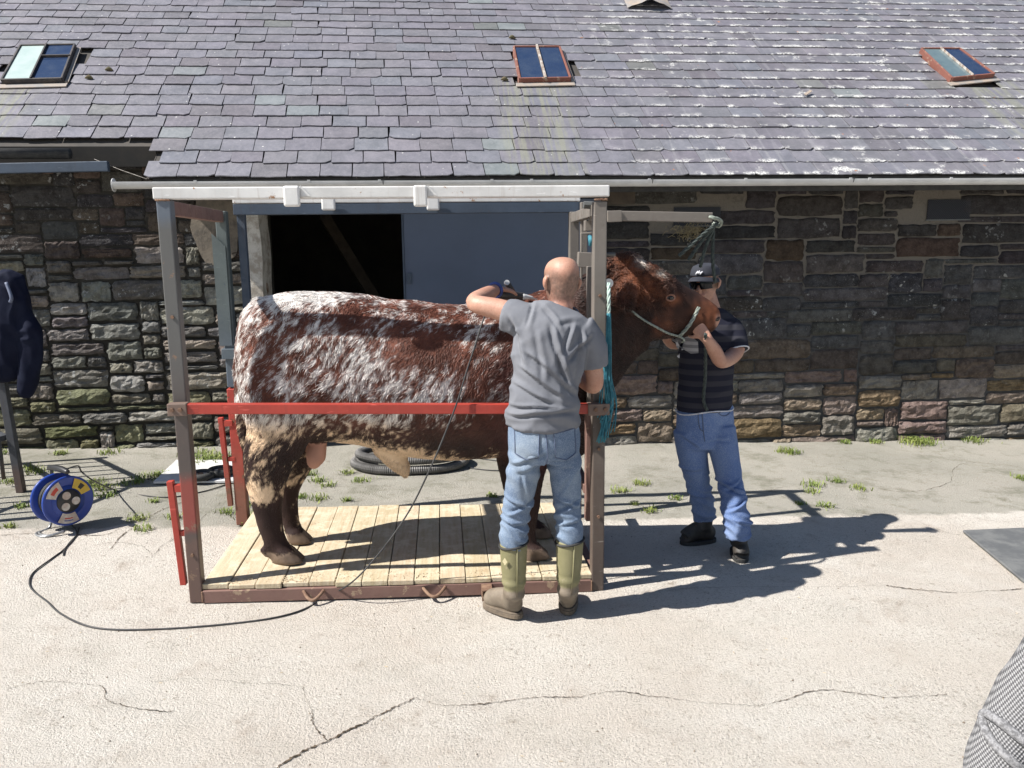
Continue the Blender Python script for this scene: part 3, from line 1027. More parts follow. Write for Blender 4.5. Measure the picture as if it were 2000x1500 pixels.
# ---------------------------------------------------------------- gutter
MT['gutter_grey'] = simple('gutter_grey', (0.62, 0.625, 0.63), (0.50, 0.505, 0.51), 3, 0.35, 0.1, 30)
def half_round(x0, x1, r_, z, y, th=0.004):
    b = MB()
    n = 12
    prof = [(y-r_*math.cos(math.pi*k/n), z-r_*math.sin(math.pi*k/n)) for k in range(n+1)]
    prof += [(y+(r_-th)*math.cos(math.pi*k/n), z-(r_-th)*math.sin(math.pi*k/n)) for k in range(n+1)]
    b.rings([[(x0, a, c_) for a, c_ in prof], [(x1, a, c_) for a, c_ in prof]])
    return b
GUT_Y, GUT_Z = 7.03, 2.435
gut = half_round(-2.66, 9.6, 0.056, GUT_Z, GUT_Y).build('gutter', 'gutter_grey', barn, smooth=False)
MB().disc((-2.66, GUT_Y, GUT_Z-0.024), (1, 0, 0), 0.055, 0.006, 16).build('gutter_end_cap', 'gutter_grey', gut)
for px_ in (385, 605, 742, 960, 1037, 1265, 1452, 1655, 1692, 1850, 2090):
    x = at(px_, 355, GUT_Y).x
    half_round(x-0.012, x+0.012, 0.061, GUT_Z+0.008, GUT_Y, 0.006).build('gutter_bracket', 'gutter_grey', gut)
for k, px_ in enumerate((742, 1265, 1655)):
    x = at(px_, 355, GUT_Y).x+0.03
    half_round(x-0.003, x+0.003, 0.0635, GUT_Z+0.012, GUT_Y, 0.008).build('gutter_clip', 'rubber', gut)

# ================================================================ THE WEIGH CRATE
FY, RY = 4.15, 5.37                     # front and rear frame planes
CX0, CX1 = -1.335, 0.825                # post centre lines
crate = thing('cattle_weigh_crate', 'open steel cattle weigh crate with white top beams, red side rail and plank floor', 'cattle crate', (-0.25, 4.76, 0))
PW = 0.068
ZT = 2.12
def zg(x):
    return gz(x)+0.004
def post(px_pos, y, z0, z1, m, w=PW):
    return MB().box(px_pos-w/2, px_pos+w/2, y-w/2, y+w/2, z0, z1).build('post', m, crate, bevel=0.006)
def patina(o):
    return o
post(CX0, FY, zg(CX0), ZT, 'steel_leftpost')
post(CX1, FY, zg(CX1), ZT-0.02, 'steel_tan')
post(CX0-0.05, RY, 0.98, ZT, 'steel_green')
post(CX0-0.05, RY, zg(CX0), 0.972, 'red_worn', 0.078)
post(CX1+0.07, RY, zg(CX1), ZT-0.02, 'steel_tan', 0.065)
# blue inner upright beside the rear left post
MB().box(CX0+0.035, CX0+0.085, RY+0.03, RY+0.08, 0.15, ZT).build('guide_upright', 'blue_steel', crate, bevel=0.004)
MB().box(CX0-0.10, CX0+0.02, RY-0.055, RY+0.045, 1.17, 1.24).build('post_collar', 'steel_green', crate, bevel=0.004)
# sheared sheet edge on the rear post
b = MB()
b.add([(CX0-0.11, RY-0.045, 1.98), (CX0-0.03, RY-0.045, 1.90), (CX0-0.03, RY-0.045, 1.26), (CX0-0.11, RY-0.045, 1.26)]+[(CX0-0.11, RY-0.040, 1.98), (CX0-0.03, RY-0.040, 1.90), (CX0-0.03, RY-0.040, 1.26), (CX0-0.11, RY-0.040, 1.26)],
      [(3, 2, 1, 0), (4, 5, 6, 7), (0, 1, 5, 4), (1, 2, 6, 5), (2, 3, 7, 6), (3, 0, 4, 7)])
b.build('side_sheet', 'steel_green', crate)
# top frame
MB().box(CX0-0.045, CX1+0.045, FY-0.04, FY+0.04, ZT+0.003, ZT+0.060).build('top_beam', 'white_paint', crate, bevel=0.006)
MB().box(CX0+0.03, CX1+0.11, RY-0.03, RY+0.03, ZT+0.046, ZT+0.090).build('top_beam', 'white_paint', crate, bevel=0.006)
MB().box(CX0+0.03, CX1+0.10, RY-0.028, RY+0.032, ZT-0.025, ZT+0.043).build('rear_tie_beam', 'blue_steel', crate, bevel=0.004)
MB().bar((CX0-0.005, FY+0.042, ZT-0.035), (CX0-0.055, RY-0.038, ZT-0.035), 0.05, 0.07).build('end_beam', 'steel_brown', crate, bevel=0.004)
MB().bar((CX1+0.0, FY+0.042, ZT-0.06), (CX1+0.07, RY-0.038, ZT-0.06), 0.05, 0.06).build('end_beam', 'steel_tan', crate, bevel=0.004)
for (pxa, pxb, Y, zz) in ((555, 587, FY, 1), (808, 835, FY, 1), (628, 655, RY, 0), (833, 858, RY, 0)):
    x0, x1 = at(pxa, 390, Y-0.05).x, at(pxb, 390, Y-0.05).x
    zlo = at(pxa, 404 if zz else 411, Y-0.05).z
    sk = MB().box(x0, x1, Y-0.075, Y-0.043, zlo, ZT+(0.062 if zz else 0.085)).build('forklift_socket', 'white_paint', crate, bevel=0.010)
    if zz:
        MB().add([(x1+0.001, Y-0.05, ZT+0.066), (x1+0.05, Y-0.05, ZT+0.012), (x1+0.001, Y-0.05, ZT+0.012), (x1+0.001, Y-0.043, ZT+0.066), (x1+0.05, Y-0.043, ZT+0.012), (x1+0.001, Y-0.043, ZT+0.012)], [(0, 2, 1), (3, 4, 5), (0, 1, 4, 3), (1, 2, 5, 4), (0, 3, 5, 2)]).build('gusset', 'white_paint', crate)
# red side rails
rl = at(350, 797, FY-0.05)
rr_ = at(1152, 797, FY-0.05)
MB().bar((rl.x+0.02, FY-0.062, rl.z), (rr_.x+0.02, FY-0.062, rr_.z), 0.045, 0.052).build('side_rail', 'red_paint', crate, bevel=0.004)
MB().box(CX0-0.045, CX0+0.05, FY-0.095, FY-0.038, rl.z-0.033, rl.z+0.03).build('rail_clamp', 'steel_dark', crate, bevel=0.004)
MB().box(CX1-0.07, CX1+0.045, FY-0.095, FY-0.038, rr_.z-0.033, rr_.z+0.03).build('rail_clamp', 'steel_dark', crate, bevel=0.004)
MB().bar((CX0-0.05, RY+0.06, 0.93), (CX1+0.1, RY+0.06, 0.90), 0.045, 0.052).build('side_rail', 'red_paint', crate, bevel=0.004)
MB().box(CX0-0.05, CX0+0.13, RY-0.10, RY-0.042, 0.80, 0.85).build('rail_bracket', 'red_paint', crate, bevel=0.004)
# hinged red stop bars on the left end
for (Y, zt, zb, dx) in ((FY-0.01, 0.70, 0.13, -0.075), (RY-0.03, 0.78, 0.17, -0.08)):
    xx = CX0+dx-(0.05 if Y > 5 else 0)
    sb = MB().bar((xx-0.012, Y, zb+0.62*(zt-zb)/0.62), (xx+0.012, Y, zb), 0.032, 0.035).build('stop_bar', 'red_worn' if Y > 5 else 'red_paint', crate, bevel=0.003)
    MB().box(xx+0.006, xx+0.045+0.02, Y-0.015, Y+0.015, zt-0.06, zt-0.02).build('stop_lug', 'red_paint', sb, bevel=0.003)
    MB().box(xx+0.018, xx+0.065, Y-0.012, Y+0.012, zt-0.30, zt-0.27).build('stop_lug', 'red_paint', sb, bevel=0.003)
# base frame and plank floor
def sbeam(y0, y1, xa, xb, h0, h1, m, name='base_beam'):
    vs = [(x, y, zg(x)+h) for x in (xa, xb) for y in (y0, y1) for h in (h0, h1)]
    return MB().add(vs, [(0, 1, 3, 2), (4, 6, 7, 5), (0, 4, 5, 1), (2, 3, 7, 6), (0, 2, 6, 4), (1, 5, 7, 3)]).build(name, m, crate, bevel=0.004)
sbeam(FY-0.042, FY+0.033, CX0+0.038, CX1-0.038, 0.0, 0.068, 'steel_brown')
sbeam(RY-0.03, RY+0.03, CX0+0.02, CX1+0.02, 0.0, 0.068, 'steel_brown')
sbeam(FY+0.05, RY-0.05, CX0+0.01, CX0+0.06, 0.0, 0.066, 'steel_brown')
sbeam(FY+0.05, RY-0.05, CX1-0.03, CX1+0.03, 0.0, 0.066, 'steel_brown')
t = NT('plank')
hue = t.attr('Col')
grain = t.noise(1, 5, 0.65, t.mapping((45, 3.0, 3)))
n = t.noise(9, 6, 0.7)
c = t.mix(t.ramp(grain, 0.35, 0.7), hue, t.mix(1.0, hue, (0.84, 0.79, 0.72), 'MULTIPLY'))
c = t.mix(t.math('MULTIPLY', t.ramp(n, 0.45, 0.65), 0.8), c, (0.60, 0.53, 0.40))
c = t.mix(t.math('MULTIPLY', t.ramp(t.noise(4, 5, 0.7), 0.58, 0.72), 0.6), c, (0.34, 0.23, 0.13))
t.bump(t.math('ADD', grain, t.noise(70, 4, 0.7)), 0.6, 0.005)
MT['plank'] = t.done(c, 0.85, spec=0.2)
random.seed(5)
NPL = 15
pw = (CX1-CX0-0.06)/NPL
for k in range(NPL):
    x0 = CX0+0.03+k*pw+0.0015+random.uniform(0, 0.001)
    x1 = CX0+0.03+(k+1)*pw-0.0015-random.uniform(0, 0.0015)
    hz_ = 0.098+random.uniform(-0.004, 0.004)
    y0, y1 = FY-0.030+random.uniform(-0.012, 0.006), RY+0.02+random.uniform(-0.012, 0.012)
    vs = [(x, y, zg(x)+h) for x in (x0, x1) for y in (y0, y1) for h in (0.071, hz_)]
    me = MB().add(vs, [(0, 1, 3, 2), (4, 6, 7, 5), (0, 4, 5, 1), (2, 3, 7, 6), (0, 2, 6, 4), (1, 5, 7, 3)]).mesh('plank')
    setcol(me, [(*jig((0.50, 0.43, 0.31), 0.07), 1)]*8)
    link('plank', me, 'plank', crate, bevel=0.004)
def floor_z(x):
    return zg(x)+0.098
# lifting eyes and tube stub on the front beam
for (pa, pb) in ((592, 632), (826, 870)):
    a, c_ = at(pa, 1150, FY-0.05), at(pb, 1147, FY-0.05)
    zc = zg(a.x)+0.055
    pts = []
    for k in range(9):
        u = k/8
        pts.append((a.x+(c_.x-a.x)*u, FY-0.045-0.055*math.sin(math.pi*u), zc-0.03*math.sin(math.pi*u)))
    MB().tube(catmull(pts, 3), 0.009, 8).build('lifting_eye', 'rust', crate, smooth=True)
sx = at(951, 1155, FY-0.09).x
zz = zg(sx)
b = MB()
for (x0, x1, z0, z1) in ((sx-0.028, sx+0.028, 0.06, 0.066), (sx-0.028, sx+0.028, 0.005, 0.011), (sx-0.028, sx-0.022, 0.011, 0.06), (sx+0.022, sx+0.028, 0.011, 0.06)):
    b.box(x0, x1, FY-0.13, FY-0.043, zz+z0, zz+z1)
b.build('tube_stub', 'rust', crate)
# head yoke at the right end
YX = CX1+0.01
def yb(name, pa, pb, Y, w, h, m='steel_tan', d=0.04):
    a, c_ = at(*pa, Y), at(*pb, Y)
    return MB().bar(a, c_, w, h, (0, 1, 0)).build(name, m, crate, bevel=0.004)
yb('yoke_crossbar', (1141, 441), (1166, 441), 4.6, 0.06, 0.05)
yb('yoke_crossbar', (1128, 507), (1166, 509), 4.45, 0.085, 0.05, 'steel_tan')
yb('yoke_latch', (1136, 456), (1134, 640), 4.5, 0.014, 0.014)
yb('yoke_latch', (1134, 457), (1158, 455), 4.5, 0.014, 0.014)
yb('yoke_bar', (1152, 520), (1152, 815), 4.30, 0.032, 0.045)
yb('yoke_bar', (1140, 395), (1140, 640), 4.95, 0.04, 0.05)
MB().tube([(CX1+0.03, 4.26, 1.83), (CX1+0.11, 4.26, 1.83)], 0.010, 8).build('latch_pin', 'steel_dark', crate, smooth=True)
MB().box(CX1-0.045, CX1-0.02, 4.24, 4.30, 0.35, 1.02).build('yoke_bar', 'steel_brown', crate, bevel=0.003)
MB().bar((CX1-0.03, 4.3, 0.52), (CX1+0.02, 5.2, 0.50), 0.04, 0.05).build('lower_crossbar', 'steel_brown', crate, bevel=0.003)
MB().box(CX1-0.03, CX1+0.02, 4.75, 4.81, 0.1, 0.50).build('yoke_bar', 'steel_brown', crate, bevel=0.003)
# long arm out over the wall side
AY = 4.50
a0, a1 = at(1150, 421, AY), at(1389, 425, AY)
MB().bar(a0, a1, 0.055, 0.055, (0, 0, 1)).build('yoke_arm', 'steel_tan', crate, bevel=0.004)
a2, a3 = at(1186, 423, AY-0.04), at(1214, 422, AY-0.04)
MB().bar(a2, a3, 0.02, 0.062, (0, 0, 1)).build('arm_sleeve', 'steel_tan', crate, bevel=0.003)
# ring plate on the post
rp = at(1189, 553, FY+0.02)
MB().disc(rp, (0.15, -1, 0), 0.024, 0.008, 18).build('eye_plate', 'gutter_grey', crate)
MB().tube([at(1140, 400, 4.3), at(1175, 402, 4.3)], 0.02, 8).build('pivot_pin', 'steel_dark', crate)

# bolts and weld beads
def bolt(x, y, z, r_=0.011):
    b_ = MB()
    b_.rings([[(x+r_*math.cos(2*math.pi*k/6), y, z+r_*math.sin(2*math.pi*k/6)) for k in range(6)], [(x+r_*math.cos(2*math.pi*k/6), y-0.009, z+r_*math.sin(2*math.pi*k/6)) for k in range(6)]])
    b_.build('bolt', 'rust', crate)
for x_, z_ in ((CX0+0.02, rl.z), (CX0-0.02, rl.z), (CX1-0.03, rr_.z), (CX1+0.02, rr_.z)):
    bolt(x_, FY-0.096, z_)
for x_, z_ in ((CX0, 0.30), (CX0, 1.55), (CX1, 0.42), (CX1, 1.62), (CX1, 1.30), (CX1, 0.80)):
    bolt(x_, FY-0.035, z_, 0.009)
for (x_, z_) in ((CX0, ZT-0.001), (CX1, ZT-0.012)):
    b_ = MB()
    b_.tube([(x_-0.034+0.068*k/12, FY-0.037+random.uniform(-.001, .001), z_+random.uniform(-.002, .002)) for k in range(13)], 0.0055, 6)
    b_.build('weld_bead', 'rust', crate, smooth=True)
for x_ in (CX0+0.036, CX1-0.036):
    b_ = MB()
    b_.tube([(x_, FY-0.04, zg(x_)+0.005+0.06*k/8) for k in range(9)], 0.005, 6)
    b_.build('weld_bead', 'rust', crate, smooth=True)

# ================================================================ ROPES
def rope(pts, r_, name, m, label, cat, parent=None, twist=26, strands=3, n=6, sub=10):
    P = catmull(pts, sub)
    b = MB()
    L = [0]
    for i in range(1, len(P)):
        L.append(L[-1]+(P[i]-P[i-1]).length)
    # resample
    m_ = max(8, int(L[-1]/(r_*0.9)))
    Q = []
    j = 0
    for k in range(m_+1):
        s = L[-1]*k/m_
        while j < len(L)-2 and L[j+1] < s:
            j += 1
        f = (s-L[j])/max(1e-6, L[j+1]-L[j])
        Q.append(P[j].lerp(P[j+1], min(1, f)))
    for st in range(strands):
        S_ = []
        nrm = None
        for i, q in enumerate(Q):
            t_ = (Q[min(i+1, m_)]-Q[max(i-1, 0)]).normalized()
            if nrm is None:
                nrm = t_.orthogonal().normalized()
            nrm = (nrm-t_*nrm.dot(t_)).normalized()
            bn = t_.cross(nrm)
            a = 2*math.pi*st/strands+i*0.55
            S_.append(q+(nrm*math.cos(a)+bn*math.sin(a))*r_*0.52)
        b.tube(S_, r_*0.55, n)
    o = b.build(name, m, parent, smooth=True)
    if not parent:
        tag(o, label, cat)
    return o
def rope_mat(name, c1, c2):
    return simple(name, c1, c2, 40, 0.75, 0.4, 300, bdist=0.002)
MT['rope_blue'] = rope_mat('rope_blue', (0.02, 0.14, 0.20), (0.05, 0.23, 0.29))
MT['rope_pale'] = rope_mat('rope_pale', (0.30, 0.42, 0.38), (0.45, 0.55, 0.50))
MT['rope_green'] = rope_mat('rope_green', (0.020, 0.030, 0.029), (0.045, 0.060, 0.056))
MT['rope_grey'] = rope_mat('rope_grey', (0.16, 0.19, 0.165), (0.30, 0.33, 0.29))
RPY = FY-0.075
blue = thing('blue_rope', 'frayed turquoise blue rope hanging down the front of the tan crate post', 'rope', at(1190, 860, RPY))
rope([at(1189, 553, RPY+0.04), at(1189, 580, RPY), at(1189, 620, RPY)], 0.010, 'rope_neck', 'rope_pale', '', '', blue)
random.seed(9)
b = MB()
for k in range(34):
    x0 = random.gauss(0, 4)
    sp = random.gauss(0, 6)
    yj = RPY+random.uniform(-0.018, 0.015)
    end = random.uniform(815, 866)
    pts = [at(1189+x0*0.4, 612, yj), at(1188+x0*0.7, 680, yj), at(1185+x0+sp*0.4, 740, yj), at(1187+x0+sp, 790, yj), at(1186+sp*1.0+random.gauss(0, 5)-(end-800)*0.18, end, yj)]
    b.tube(catmull(pts, 5), 0.0032, 4)
b.build('frayed_strands', 'rope_blue', blue, smooth=True)
MB().rings(limb([at(1152, 463, 4.47), at(1155, 470, 4.46), at(1153, 478, 4.47)], [0.012, 0.018, 0.010], n=10, sub=3)).build('rope_knot', 'rope_blue', blue, smooth=True)

# bundle of dark green rope slung from the arm
bun = thing('green_rope_bundle', 'dark green rope slung in loops from the end of the tan arm', 'rope', at(1392, 430, AY))
ends = [(1326, 500), (1345, 508), (1368, 522), (1397, 552)]
for k, (ex_, ey_) in enumerate(ends):
    yy = AY+0.02*k-0.03
    st = at(1402-k*3, 436+k*2, yy)
    en = at(ex_, ey_, yy+0.06)
    rope([st, st.lerp(en, 0.3)+Vector((-0.006, 0, 0.004)), st.lerp(en, 0.65)+Vector((-0.01, 0, -0.004)), en], 0.0105, 'rope_strand', 'rope_green', '', '', bun)
rope([at(1385, 424, AY-0.04), at(1396, 426, AY-0.05), at(1408, 432, AY-0.01), at(1404, 442, AY+0.04), at(1392, 436, AY+0.05)], 0.011, 'rope_hitch', 'rope_grey', '', '', bun)

# ================================================================ THE BULL
BY = 4.56
def bp(px_, py_, Y=BY):
    return at(px_, py_, Y)
bull = thing('bull', 'large red roan bull standing sideways in the weigh crate', 'bull', (-0.2, BY, floor_z(-0.2)))
ST = [(471, 648, 742, .10), (484, 606, 815, .205), (508, 583, 852, .275), (560, 572, 866, .315), (630, 571, 858, .325), (710, 577, 866, .335),
      (790, 587, 886, .355), (870, 594, 893, .36), (945, 592, 890, .345), (1010, 582, 886, .325), (1075, 562, 880, .295), (1130, 540, 852, .26), (1175, 525, 800, .22)]
def body_rings(st, n=40, sub=5, e=0.82):
    A = catmull([bp(p_, a) for p_, a, b_, w in st], sub)
    B = catmull([bp(p_, b_) for p_, a, b_, w in st], sub)
    Wd = catmull([(w, 0, 0) for p_, a, b_, w in st], sub)
    out = []
    for a, b_, w in zip(A, B, Wd):
        ring = []
        for k in range(n):
            th = 2*math.pi*k/n
            s, c_ = math.sin(th), math.cos(th)
            ee = e if e > 0.9 else (0.66+0.50*min(1.0, max(0.0, (a.x+0.95)/1.1)) if c_ > 0 else e)
            yy = math.copysign(abs(s)**ee, s)
            tt = 0.5+0.5*math.copysign(abs(c_)**0.9, c_)
            p_ = b_.lerp(a, tt)
            ring.append((p_.x, BY+w.x*yy*(1.0 if tt > 0.2 else 0.93), p_.z))
        out.append(ring)
    return out
lo = [body_rings(ST)]
NK = [(1120, 545, 840, .25), (1165, 528, 800, .215), (1200, 516, 752, .185), (1232, 522, 708, .165), (1262, 540, 682, .15)]
lo.append(body_rings(NK, 32, 4, 0.95))
# head: stations (centre px, half thickness px, half width m)
HD = [((1212, 588), 84, .155), ((1250, 594), 78, .150), ((1290, 601), 66, .138), ((1322, 608), 54, .118), ((1348, 614), 45, .106), ((1374, 620), 38, .104), ((1391, 623), 29, .092), ((1401, 624), 15, .06)]
rings = []
ax = (bp(1395, 624)-bp(1212, 588)).normalized()
pu = Vector((-ax.z, 0, ax.x))
for (c_, ht, w) in HD:
    ctr = bp(*c_)
    hm = ht/340.0
    rings.append([ctr+pu*(hm*math.copysign(abs(math.cos(2*math.pi*k/28))**0.85, math.cos(2*math.pi*k/28)))+Vector((0, w*math.copysign(abs(math.sin(2*math.pi*k/28))**0.85, math.sin(2*math.pi*k/28)), 0)) for k in range(28)])
lo.append(rings)
# brow, cheek and jaw masses
lo.append(limb([bp(1268, 552, 4.45), bp(1296, 570, 4.43), bp(1316, 588, 4.46)], [.05, .050, .03]))
lo.append(limb([bp(1340, 580, 4.56), bp(1352, 580, 4.56), bp(1366, 592, 4.56)], [.035, .04, .04]))
lo.append(limb([bp(1385, 612, 4.50), bp(1394, 622, 4.50), bp(1392, 636, 4.51)], [.025, .032, .025]))
lo.append(limb([bp(1268, 548, 4.65), bp(1300, 572, 4.66), bp(1318, 590, 4.64)], [.05, .045, .03]))
lo.append(limb([bp(1245, 635, 4.48), bp(1280, 640, 4.47), bp(1310, 640, 4.50)], [.07, .065, .04]))
lo.append(limb([bp(1200, 520, 4.56), bp(1225, 515, 4.56), bp(1250, 528, 4.56)], [.05, .06, .04]))
# near ear and far ear
lo.append(limb([bp(1228, 552, 4.46), bp(1224, 566, 4.36), bp(1222, 588, 4.28), bp(1226, 604, 4.25)], [.030, .048, .040, .012]))
lo.append(limb([bp(1225, 545, 4.70), bp(1222, 545, 4.80), bp(1225, 560, 4.87)], [.028, .045, .014]))
# shoulder and haunch muscle
lo.append(limb([bp(1000, 690, 4.36), bp(1035, 770, 4.34), bp(1045, 850, 4.38)], [(.10, .16), (.12, .17), (.10, .12)]))
lo.append(limb([bp(1000, 690, 4.76), bp(1035, 770, 4.78), bp(1045, 850, 4.74)], [(.10, .16), (.12, .17), (.10, .12)]))
lo.append(limb([bp(530, 660, 4.40), bp(545, 760, 4.38), bp(555, 830, 4.40)], [(.12, .14), (.15, .20), (.13, .20)]))
lo.append(limb([bp(530, 660, 4.72), bp(545, 760, 4.74), bp(555, 830, 4.72)], [(.12, .14), (.15, .20), (.13, .20)]))
lo.append(limb([bp(1130, 760), bp(1120, 840), bp(1090, 880)], [.15, .14, .10]))
def leg(pts, rads, Y, lat=0.78):
    return limb([bp(*p_, Y) for p_ in pts], [(r_*lat, r_) for r_ in rads], n=20, sub=5)
NH = [(560, 800), (543, 850), (527, 892), (521, 930), (521, 965), (524, 1005), (533, 1042), (543, 1068), (553, 1085)]
lo.append(leg(NH, [.21, .17, .145, .118, .095, .078, .066, .066, .072], 4.41))
lo.append(leg([(590, 830), (578, 880), (566, 925), (561, 960), (564, 1000), (572, 1032), (580, 1050)], [.18, .14, .10, .075, .058, .052, .058], 4.72))
lo.append(leg([(1050, 790), (1043, 860), (1034, 930), (1030, 985), (1029, 1040), (1033, 1072), (1040, 1092)], [.16, .125, .085, .072, .052, .055, .06], 4.38))
lo.append(leg([(1005, 830), (1000, 885), (1003, 935), (1010, 975), (1026, 1005), (1036, 1022), (1044, 1030)], [.14, .105, .078, .064, .050, .052, .056], 4.72))
def hoof(px_, py_, Y):
    c_ = bp(px_, py_, Y)
    fz = floor_z(c_.x)
    out = []
    for s in (-1, 1):
        rr = []
        for (z, dx, ra, rb) in ((0.085, -0.02, .042, .032), (0.05, 0.0, .055, .036), (0.015, 0.02, .068, .040), (0.003, 0.026, .070, .041)):
            rr.append([(c_.x+dx+ra*math.cos(2*math.pi*k/18), Y+s*0.034+rb*math.sin(2*math.pi*k/18), fz+z) for k in range(18)])
        out.append(rr)
    return out
lo += hoof(563, 1100, 4.41)+hoof(581, 1065, 4.72)+hoof(1046, 1105, 4.38)+hoof(1053, 1045, 4.72)
lo.append(limb([bp(514, 1074, 4.40), bp(520, 1086, 4.39)], [.02, .014]))
# scrotum, sheath, tail, tongue of dewlap
lo.append(limb([bp(628, 838), bp(622, 868), bp(617, 892), bp(613, 903)], [.04, .052, .060, .044]))
lo.append(limb([bp(760, 868), bp(772, 892), bp(786, 914), bp(792, 926)], [.10, .075, .045, .022]))
lo.append(limb([bp(508, 590), bp(482, 618), bp(471, 665), bp(467, 730), bp(473, 810), bp(481, 870)], [.035, .035, .032, .03, .036, .03]))
bme = fuse('body', lo, 0.013, 7)
nrm = normals(bme)
cc = coords(bme)
displace(bme, 0.006*fbm(cc*7, 3, 11))

HDIR = np.array([-0.55, 0.0, -0.83])
def flat_uv(P):
    """side-on reading of the coat: position along the animal and height, in photo units"""
    v = np.stack([P[:, 0], np.full(len(P), BY), P[:, 2]-CAM_H], -1)
    z = v@np.array(FWD)
    return 1000+FPX*(v@np.array(RT))/z, 750-FPX*(v@np.array(UP))/z
BLOBS = [  # centre u, v, radius u, v, weight
    (600, 578, 115, 17, 1.0), (500, 600, 28, 28, 0.5), (478, 720, 20, 120, 0.35), (600, 720, 150, 90, 0.16), (735, 700, 55, 45, 0.38), (760, 765, 100, 26, 0.36),
    (560, 795, 90, 22, 0.4), (690, 600, 45, 16, -0.9), (800, 620, 120, 30, -0.30), (845, 668, 55, 30, -1.3), (930, 640, 90, 30, 0.15), (655, 765, 30, 18, -0.5), (900, 745, 60, 30, 0.25), (985, 690, 40, 70, 0.0),
    (530, 835, 50, 28, 0.62), (540, 880, 22, 26, 0.6), (526, 948, 24, 20, 1.7), (505, 925, 10, 16, 0.8), (870, 838, 150, 24, -0.8), (600, 860, 42, 24, -1.6), (560, 900, 26, 30, -0.9), (500, 890, 12, 30, -0.8),
    (850, 890, 150, 11, 2.0), (700, 856, 40, 11, 2.0), (770, 885, 60, 16, 2.2), (790, 915, 40, 22, 3.0), (962, 868, 22, 26, 1.4), (800, 868, 25, 16, 0.9),
    (578, 1020, 14, 22, 0.9), (560, 1062, 22, 10, 0.3)]
def sstep(a, b_, x):
    t_ = np.clip((x-a)/(b_-a), 0, 1)
    return t_*t_*(3-2*t_)
def coat(P, jit=None):
    u, v = flat_uv(P)
    w = np.full(len(P), -0.25)
    for (cu, cv, ru, rv, k) in BLOBS:
        w += k*np.exp(-((u-cu)/ru)**2-((v-cv)/rv)**2)
    w -= 0.42*sstep(830, 930, u)*sstep(640, 700, v)+0.65*sstep(955, 1030, u)+3.0*sstep(1075, 1130, u)
    w -= 1.6*sstep(945, 985, v+14*vnoise(P*13, 12))*np.where(np.abs(u-578) > 18, 1.0, 0.5)
    w -= 0.8*sstep(880, 930, u)*sstep(770, 830, v)
    al = P@np.array([-0.55, 0, -0.83])
    ac = P@np.array([0.83, 0, -0.55])
    wob = 0.02*vnoise(P*6, 4)
    s = vnoise(np.stack([al*26, (ac+wob)*62, P[:, 1]*34], -1), 1)*0.72+vnoise(np.stack([al*55, (ac+wob)*125, P[:, 1]*70], -1), 2)*0.62+vnoise(P*8.5, 9)*0.30+vnoise(P*3.1, 19)*0.16
    m = sstep(-0.30, 0.38, w*0.80+s*0.95-0.04+(0 if jit is None else jit))
    red = np.array([.130, .048, .031])
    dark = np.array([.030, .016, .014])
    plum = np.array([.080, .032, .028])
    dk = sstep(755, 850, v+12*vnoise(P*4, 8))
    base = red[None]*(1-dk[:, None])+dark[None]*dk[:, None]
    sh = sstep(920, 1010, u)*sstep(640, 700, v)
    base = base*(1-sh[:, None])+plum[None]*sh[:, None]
    base *= (1+0.35*vnoise(P*np.array([20, 14, 14]), 6))[:, None]
    cr = sstep(785, 830, v)
    white = np.array([.70, .67, .64])[None]*(1-cr[:, None])+np.array([.66, .49, .33])[None]*cr[:, None]
    col = base*(1-m[:, None])+white*m[:, None]
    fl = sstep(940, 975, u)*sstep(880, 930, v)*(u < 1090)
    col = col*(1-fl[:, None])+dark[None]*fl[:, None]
    # head and neck: red brown darkened for shade; lit poll, brow, cheek, muzzle brightened
    hd = sstep(1080, 1130, u)
    hb = np.array([.021, .0095, .0072])[None]*np.ones((len(P), 1))
    curl = np.exp(-((u-1225)/48)**2-((v-540)/40)**2)+0.9*np.exp(-((u-1378)/30)**2-((v-615)/28)**2)+0.75*np.exp(-((u-1303)/16)**2-((v-583)/11)**2)+0.5*np.exp(-((u-1285)/24)**2-((v-628)/20)**2)
    curl = curl*(0.8+0.5*vnoise(P*30, 14))
    hb = hb*(1-np.clip(curl, 0, 1)[:, None])+np.array([.25, .085, .038])[None]*np.clip(curl, 0, 1)[:, None]
    blaze = np.maximum(np.exp(-((u-1243)/9)**2-((v-512)/9)**2), np.exp(-((u-1276)/8)**2-((v-533)/6)**2))
    hb = hb*(1-blaze[:, None])+np.array([.62, .56, .50])[None]*blaze[:, None]
    hb = hb*(1+0.55*vnoise(np.stack([P[:, 0]*40, P[:, 1]*20, P[:, 2]*22], -1), 15))[:, None]
    col = col*(1-hd[:, None])+hb*hd[:, None]
    nose = sstep(1384, 1392, u)*sstep(608, 618, v)*sstep(640, 630, v)*(u > 1300)
    col = col*(1-nose[:, None])+np.array([.42, .24, .18])[None]*nose[:, None]
    # bare skin and horn
    scr = ((u > 594) & (u < 645) & (v > 862) & (v < 930) & (np.abs(P[:, 1]-BY) < 0.085))
    col[scr] = np.array([.50, .27, .20])*(1-0.25*np.clip(vnoise(P[scr]*22, 3), 0, 1))[:, None]
    fz = SLOPE*P[:, 0]+0.102
    hf = P[:, 2] < fz+0.072
    col[hf] = np.array([.16, .115, .085])*(1+0.5*vnoise(P[hf]*30, 5))[:, None]
    return np.clip(col, 0.004, 0.9), u, v, scr, hf
cc = coords(bme)
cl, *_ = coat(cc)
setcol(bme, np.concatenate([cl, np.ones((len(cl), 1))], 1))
t = NT('bull_skin')
t.bump(t.noise(90, 4, 0.7), 0.4, 0.006)
MT['bull_skin'] = t.done(t.attr('Col'), 0.75, spec=0.25)
bull_body = link('body', bme, 'bull_skin', bull, smooth=True, fixn=False)
